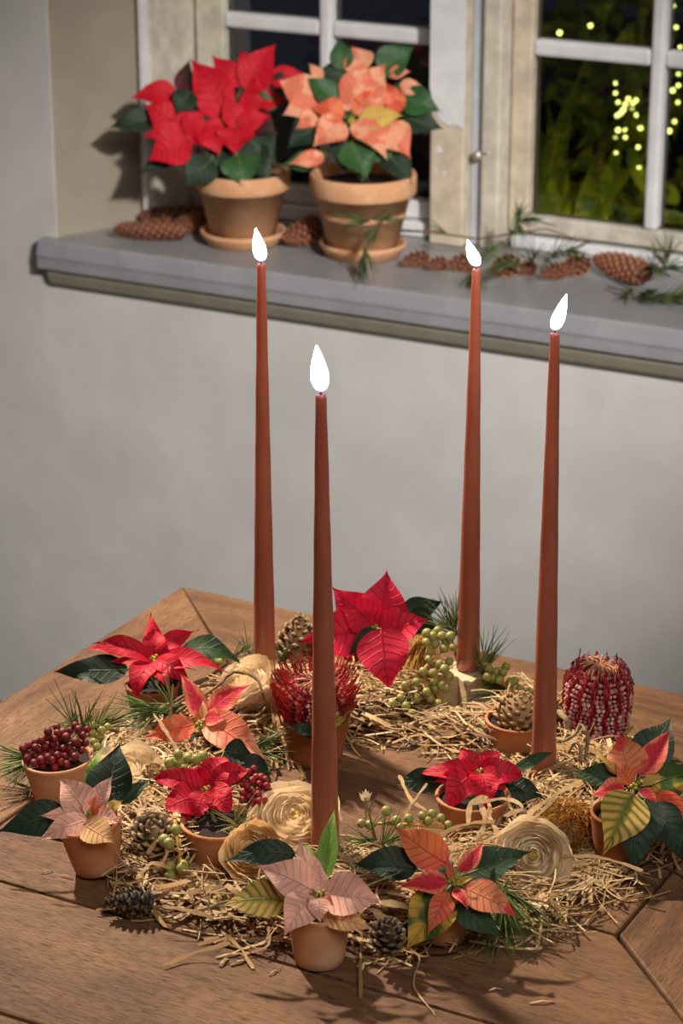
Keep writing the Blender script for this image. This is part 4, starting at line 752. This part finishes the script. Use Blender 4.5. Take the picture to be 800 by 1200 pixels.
sprig('dry_pine_sprig', 'pale dry pine sprig standing in front of the wide red poinsettia pot', tz([(277, 1000, .006), (275, 972, .03), (277, 950, .048)]), tf([(276, 962, .04, .4, -.3, .9), (276, 966, .038, -.8, -.3, .6), (277, 972, .034, .8, -.3, .2), (275, 980, .028, -.4, -.4, -.8), (277, 955, .045, 0, -.2, 1)]), 'needle_pale', .024, .0004, 7, None, 'twig_grey', .6, 'pine sprig', .0013)
bs = sprig('budded_twig', 'thin twig with a white bud standing behind the variegated poinsettia', tz([(440, 985, .012), (434, 960, .034), (428, 935, .052)]), tf([(432, 950, .042, .3, -.2, 1), (436, 968, .028, .6, -.2, .8)]), 'needle_pale', .016, .0004, 6, None, 'twig_grey', .5, 'twig', .0010)
for k in range(5):
    leaf(bs, 'bud_scale', at_z(428, 938, TZ+.05), at_z(428+(k-2)*4, 924+abs(k-2)*2, TZ+.056), 6*px(at_z(428, 935, TZ+.05)), Vector((0, -.8, .5)), M['petal'], .15, nl=6)
# dry fern bits
def fern(label, pts, wpx, z, group=None):
    P = [at_z(x, y, TZ+h) for x, y, h in pts]; root = thing('dry_fern_tip', P[0], label, 'fern', group); m = MB(); m.tube(P, .0005, 5); m.build('rib', M['stem_yellow'], root)
    n = 9
    for k in range(n):
        t = k/(n-1)*(len(P)-1); i = min(int(t), len(P)-2); p = P[i].lerp(P[i+1], t-i); d = (P[-1]-P[0]).normalized(); s = d.cross(Vector((0, -.6, .8))).normalized(); wq = wpx*px(p)*.5*math.sin(math.pi*(.25+.7*k/n))
        for e in (-1, 1): leaf(root, 'leaflet', p, p+s*e*wq+d*wq*.5, wq*.55, Vector((0, -.6, .8)), M['dry_leaf'], .05, nl=4)
fern('pale dry fern tip hanging over the table edge of the straw at the front right', [(645, 1046, .024), (652, 1068, .012), (664, 1086, .003)], 16, 0)
fern('pale dry fern tip in the straw below the tall red poinsettia', [(450, 800, .024), (432, 802, .03), (414, 810, .032)], 16, 0)
# ------------------------------------------------------------------ twigs and reeds
def twig(name, label, pts, rad, mat, cat='twig', group=None, sides=6):
    P = [at_z(x, y, TZ+h) for x, y, h in pts]; Q = []
    for i in range(len(P)-1):
        p0, p1, p2, p3 = P[max(0, i-1)], P[i], P[i+1], P[min(len(P)-1, i+2)]
        for k in range(5):
            t = k/5; Q.append(.5*((2*p1)+(p2-p0)*t+(2*p0-5*p1+4*p2-p3)*t*t+(3*p1-p0-3*p2+p3)*t**3)+Vector((rnd(-1, 1), rnd(-1, 1), rnd(-1, 1)))*rad*.25)
    Q.append(P[-1]); m = MB(); m.tube(Q, [rad*(1-.4*i/len(Q))*rnd(.85, 1.15) for i in range(len(Q))], sides); o = m.build(name, M[mat]); return tag(o, label, cat, group)
twig('twig', 'gnarled grey twig looping beside the right-hand candle', [(668, 915, .006), (684, 890, .025), (688, 862, .045), (680, 850, .05), (672, 862, .045), (655, 870, .04)], .0018, 'twig_grey')
twig('twig', 'short grey twig crossing the gnarled twig below the banksia', [(690, 925, .004), (684, 900, .022), (676, 870, .04), (666, 882, .03)], .0015, 'twig_grey')
twig('twig', 'thin grey twig branching left of the gnarled loop', [(660, 905, .016), (672, 890, .026), (690, 868, .036)], .0011, 'twig_grey')
twig('twig', 'thick twig stub between the right-hand candle and the banksia', [(655, 835, .03), (664, 845, .03), (666, 862, .02)], .0026, 'twig_grey')
twig('twig', 'curved brown twig arching over the back left cream rose', [(206, 835, .034), (250, 808, .042), (274, 788, .05), (300, 795, .05), (308, 815, .042), (313, 830, .03)], .0013, 'twig')
twig('twig', 'brown twig running from the rear red poinsettia to the cream rose', [(160, 842, .03), (205, 822, .038), (235, 805, .04), (258, 802, .04)], .0014, 'twig')
twig('twig', 'curved brown twig below the cream rose by the brown pot', [(312, 828, .03), (300, 840, .026), (285, 838, .026), (268, 845, .02)], .0011, 'twig')
twig('twig', 'grey knotted twig in the straw below the wide red poinsettia pot', [(222, 1070, .010), (250, 1062, .014), (275, 1055, .014), (305, 1050, .012)], .0013, 'twig_grey')
def reed(label, pts, wd, u=.8, mat='straw_pale', group='long straw reeds'):
    P = [at_z(x, y, TZ+h) for x, y, h in pts]; m = MB(); n = len(P); Q = []
    for i in range(n-1):
        p0, p1, p2, p3 = P[max(0, i-1)], P[i], P[i+1], P[min(n-1, i+2)]
        for k in range(6):
            t = k/6; Q.append(.5*((2*p1)+(p2-p0)*t+(2*p0-5*p1+4*p2-p3)*t*t+(3*p1-p0-3*p2+p3)*t**3)+Vector((rnd(-.0003, .0003), rnd(-.0003, .0003), rnd(-.0003, .0003))))
    Q.append(P[-1]); nq = len(Q); ph = rnd(0, 6); m.ribbon(Q, [wd*(.72+.22*math.sin(i*.9+ph))*(1 if 0 < i < nq-1 else .5) for i in range(nq)], Vector((rnd(-.3, .3), -.55, .83)).normalized(), u*.8); o = m.build('straw_reed', M[mat], smooth=False, solid=.0002); return tag(o, label, 'straw', group)
reed('pale reed rising from the cream rose to the gnarled twig at the right', [(560, 988, .03), (600, 968, .034), (640, 938, .038), (682, 914, .042)], .0042)
reed('flat pale reed bent over the cream rose at the right', [(598, 980, .03), (630, 955, .036), (650, 935, .04)], .003)
reed('straw reed lying over the right-hand pot toward the table edge', [(655, 1003, .022), (705, 1005, .022), (753, 1020, .02)], .0028, .55)
reed('bundle of pale straw hanging beside the brown pot, longest strand', [(318, 810, .034), (326, 850, .02), (340, 880, .006), (358, 912, .001)], .0036, .6)
reed('bundle of pale straw hanging beside the brown pot, middle strand', [(316, 815, .034), (322, 850, .02), (335, 880, .006), (344, 900, .001)], .003, .5)
reed('bundle of pale straw hanging beside the brown pot, left strand', [(319, 820, .032), (330, 860, .016), (338, 902, .001)], .0022, .7)
reed('straight straw standing up before the salmon poinsettia', [(195, 888, .02), (199, 840, .05), (203, 802, .072)], .0022, .6)
reed('thick straw leaning into the olive berries on the left', [(208, 880, .036), (195, 858, .044), (180, 836, .052)], .0032, .85)
reed('broad brown straw lying under the left pale pink pot', [(112, 1067, .003), (150, 1058, .006), (205, 1038, .012)], .0040, .25)
reed('broad brown straw beside the one under the left pale pink pot', [(160, 1068, .003), (185, 1050, .008), (215, 1040, .012)], .0048, .2)
reed('long flat straw lying across the front left table boards', [(190, 1132, .002), (225, 1118, .004), (270, 1105, .010)], .0034, .45)
reed('straw sticking out toward the camera left of the front pot', [(258, 1090, .012), (280, 1110, .006), (297, 1135, .001)], .0026, .7)
reed('pale folded shaving right of the front pot', [(445, 1058, .030), (475, 1062, .028), (505, 1078, .022)], .0052, .9)
reed('pale wood shaving curling down beside the front pot', [(438, 1070, .026), (458, 1080, .018), (470, 1095, .012)], .0058, .8)
reed('dark straw stem hanging in front between the front pots', [(424, 1070, .02), (423, 1100, .008), (422, 1170, .001)], .0028, .15, 'straw')
reed('thin straw looping forward at the front right of the front pot', [(455, 1100, .012), (490, 1120, .008), (485, 1155, .002), (510, 1190, .001)], .0012, .5, 'straw')
reed('thin pale straw along the table edge below the cream rose', [(560, 1082, .010), (610, 1086, .006), (670, 1092, .002), (700, 1092, .001)], .0016, .5, 'straw')
reed('pale straw stalk lying diagonally left of the dark red poinsettia', [(452, 985, .01), (478, 948, .03), (500, 918, .04)], .0026, .8)
reed('folded pale straw left of the dark red poinsettia pot', [(468, 908, .036), (480, 935, .034), (500, 950, .03)], .0036, .85)
reed('crossed straw leaning on the front candle foot', [(332, 935, .002), (348, 915, .002), (358, 905, .003)], .0028, .35)
for lab, pts, wd in [('curled pale shaving over the rim of the dark red poinsettia pot, leftmost', [(548, 968, .03), (552, 940, .038), (570, 936, .04), (574, 955, .034)], .0040),
 ('folded pale shaving over the rim of the dark red poinsettia pot, upper', [(550, 942, .04), (590, 936, .042), (612, 946, .04), (590, 956, .036)], .0034),
 ('pale shaving bent down in front of the dark red poinsettia pot', [(562, 940, .04), (568, 960, .034), (560, 985, .026)], .0044),
 ('flat shaving crossing below the dark red poinsettia pot', [(515, 978, .026), (545, 966, .032), (580, 962, .034)], .0030),
 ('wide shaving beside the cream rose at the front right', [(570, 952, .036), (582, 975, .03), (585, 1000, .022)], .0048),
 ('short pale shaving between the dark red poinsettia pot and the reed', [(595, 940, .04), (604, 962, .034), (596, 985, .026)], .0036),
 ('pale shaving with a fold above the front left olive berries', [(172, 1000, .022), (186, 985, .03), (196, 1000, .024), (180, 1022, .016)], .0034),
 ('shredded shaving between the left front pots', [(160, 1030, .02), (178, 1012, .026), (200, 1018, .02)], .0036),
 ('broad shaving right under the wide red poinsettia pot', [(220, 1048, .018), (250, 1040, .022), (275, 1048, .016)], .0040),
 ('long shredded stalk at the front, left of the yellow-green leaf', [(190, 1062, .016), (225, 1068, .014), (262, 1078, .01)], .0032)]:
    reed(lab, pts, wd, rnd(.6, 1), group='pale wood shavings')
# tan fibre brush behind the olive berries
fb = thing('fibre_tassel', at_z(492, 790, TZ+.02), 'tan bristly dried tassel behind the large olive berry bunch', 'dried plant'); q = MB()
for k in range(240):
    a = toward(at_z(rnd(486, 500), rnd(740, 758), TZ+.05), -.02); b = toward(at_z(rnd(462, 494), rnd(786, 808), TZ+.022), -.012); q.tube([a, a.lerp(b, .5)+Vector((rnd(-.002, .002), rnd(-.004, .001), .003)), b], .00028, 3, rnd(.3, 1), False)
q.build('bristles', M['gold'], fb, stuff=True)
# ------------------------------------------------------------------ straw wreath
CW = Vector((.022, 1.455, TZ)); sw = thing('straw_wreath', CW, 'ring of straw and wood shavings lying on the table under the flowers', 'wreath')
RX, RM = .144, .058
def clear(p, k=1.0): return all((p.x-q[0])**2+(p.y-q[1])**2 > (q[2]*k)**2 for q in POTS if q[3] < .753 and q[3] > .7495)
def strand(q, a, off, l, wd, hmax, mode, pale):
    rr = RX+off; p = CW+Vector((math.cos(a)*rr, math.sin(a)*rr, 0)); hh = hmax*math.sqrt(max(0, 1-(off/RM)**2))
    p.z += .0012+hh*random.random()**.6; KP = any((p.x-q_[0])**2+(p.y-q_[1])**2 < q_[2]**2 for q_ in KEEP)
    if KP: p.z = TZ+.001+min(p.z-TZ, .006)
    d0 = a+math.pi/2+random.gauss(0, .75); pit = rnd(-.3, .3) if not KP else rnd(-.05, .05)
    d = Vector((math.cos(d0), math.sin(d0), pit)).normalized(); n = Vector((rnd(-.5, .5), rnd(-.7, .1), 1)).normalized(); c = Vector((rnd(-1, 1), rnd(-1, 1), rnd(-.3, .7 if not KP else 0)))*l*rnd(.02, .30); pts = []
    for k in range(6):
        t = -.5+k/5; e = p+d*t*l+c*(1-4*t*t); e.z = max(e.z, TZ+.0006); pts.append(e)
    if mode == 'r': q.ribbon(pts, wd, n, pale)
    else: q.tube(pts, wd*.4, 4, pale, False)
    return pts
q1 = MB(); q2 = MB(); cnt = 0
while cnt < 8500:
    a = rnd(0, 2*math.pi); off = max(-RM, min(RM, random.gauss(0, .026)))
    p = CW+Vector((math.cos(a)*(RX+off), math.sin(a)*(RX+off), 0))
    if not clear(p, .92): continue
    cnt += 1
    strand(q1, a, off, rnd(.012, .045), rnd(.0005, .0019), .027, 'r' if random.random() < .7 else 't', random.betavariate(2, 2))
q1.build('straw_strands', M['straw'], sw, stuff=True)
cnt = 0
while cnt < 1500:
    a = rnd(0, 2*math.pi); off = max(-RM, min(RM, random.gauss(0, .026)))
    p = CW+Vector((math.cos(a)*(RX+off), math.sin(a)*(RX+off), 0))
    if not clear(p, .95): continue
    cnt += 1; strand(q2, a, off, rnd(.02, .05), rnd(.001, .003), .02, 'r', rnd(0, 1))
q2.build('dark_straw', M['straw_dark'], sw, stuff=True)
cnt = 0
while cnt < 230:
    a = rnd(0, 2*math.pi); off = max(-RM, min(RM, random.gauss(.004, .026)))
    p = CW+Vector((math.cos(a)*(RX+off), math.sin(a)*(RX+off), 0))
    if not clear(p, 1.1): continue
    cnt += 1; q = MB(); strand(q, a, off, rnd(.014, .036), rnd(.0024, .005), .029, 'r', random.betavariate(3, 2)); q.build('shaving', M['straw_pale'], sw)
LAB = ['in the front left shade', 'nearest the front pot', 'left of the front pot', 'broad, left of the front pot', 'tiny, just below the front pot', 'longest, at the front right', 'short, at the front right', 'thin, at the left edge', 'thin and dark, beside the left pink pot', 'pale, beside the left pink pot', 'inside the ring by the brown pot', 'inside the ring by the dark red poinsettia']
# loose crumbs of straw on the table
for kk, (x, y, l, a, wd) in enumerate([(268, 1120, .016, .3, .002), (280, 1128, .012, .6, .0022), (300, 1118, .014, -.2, .0018), (262, 1128, .01, 1.2, .0026), (320, 1140, .008, .9, .001), (635, 1175, .014, .1, .0016), (580, 1160, .008, .2, .0014), (55, 1022, .008, .4, .0008), (78, 1028, .01, -.5, .0008), (90, 1010, .008, .1, .0012), (390, 868, .012, .6, .0016), (520, 935, .01, 1.0, .0012)]):
    p = at_z(x, y, TZ+.0006); d = Vector((math.cos(a), math.sin(a), 0)); q = MB(); q.ribbon([p-d*l/2, p+Vector((0, 0, .0012)), p+d*l/2], wd, Vector((0, 0, 1)), rnd(.3, .8)); o = q.build('straw_crumb', M['straw_pale'], solid=.0002); tag(o, 'loose crumb of straw on the oak boards, '+LAB[kk], 'straw', 'straw crumbs on the table')
# ------------------------------------------------------------------ fairy lights on plants put outside for the lit view in the panes
def GW(x, y, t): return at_plane(x, y, W(0, t, 0), WN)
gt = thing('stand_in_shrub', GW(700, 420, .95), 'yellow-green leafy shrub standing in for the lit tree in the right panes', 'shrub')  # shrub put outside to give the lit tree in the panes
m = MB(); b0 = GW(700, 360, .95); m.tube([b0-Vector((0, 0, .4)), b0, GW(705, 150, .98), GW(700, -40, .98)], [.012, .01, .007, .004], 7); m.build('trunk', M['twig'], gt)
for k in range(230):
    x, y = random.gauss(715, 45), rnd(-70, 290); t = rnd(.75, 1.15); p = GW(x, y, t); d = Vector((rnd(-1, 1), rnd(-.6, .4), rnd(-1, .6))).normalized()
    leaf(gt, 'leaf', p, p+d*rnd(.04, .09), rnd(.016, .03), Vector((rnd(-.5, .5), -1, .4)), M['bush'], .12, nl=5)
gp = thing('stand_in_plant', GW(610, 380, .62), 'broad strap leaves standing in for the yellow streaks in the right window', 'plant')  # leaves added outside to make the yellow streaks in the glass
for (bx, by, tx, ty, wd, t) in [(600, 330, 690, 60, 26, .62), (620, 340, 672, 120, 20, .58), (640, 330, 610, 60, 26, .7), (650, 320, 640, 110, 28, .66), (690, 330, 700, 170, 30, .6), (560, 330, 520, 120, 24, .75), (670, 330, 740, 120, 22, .7), (612, 350, 600, 130, 24, .55)]:
    b = GW(bx, by, t); leaf(gp, 'leaf', b, GW(tx, ty, t+.05), wd*px(b)*1.3, Vector((-.3, -1, .2)), M['bush'], .08, nl=14)
lt = [(778,14),(784,64),(770,96),(793,110),(642,195),(642,218),(648,240),(646,271),(648,305),(642,322),(643,358),(665,245),(680,255),(683,243),(665,322),(665,305),(695,345),(697,392),(760,211),(776,212),(789,174),(748,228),(780,285),(768,307),(655,265),(690,235),(700,300),(583,60),(511,77),(789,200),(660,258),(672,232),(752,245),(758,300),(788,240),(690,270)]
fs = thing('fairy_lights', GW(700, 300, .66), 'string of glowing yellow fairy lights hung on the stand-in shrub', 'fairy lights')
BULB = sphere_mesh('bulb', M['bulb'], 8, 6); P = []
for x, y in lt:
    p = GW(400+x/2, y/2, rnd(.58, .72)); P.append(p); inst('bulb', BULB, Matrix.Translation(p) @ Matrix.Scale(rnd(.0022, .0036), 4), fs)
m = MB(); m.tube(P, .0008, 4); m.build('cable', M['cable'], fs)
l = bpy.data.lights.new('garden_fill_light', 'POINT'); l.energy = 3.0; l.color = (.95, 1, .25); l.shadow_soft_size = .05; o = bpy.data.objects.new('garden_fill_light', l); COL.objects.link(o); o.location = GW(690, 330, .50)-Vector((0, 0, .12))  # added point light, no lamp there; brightens the leaves yellow-green
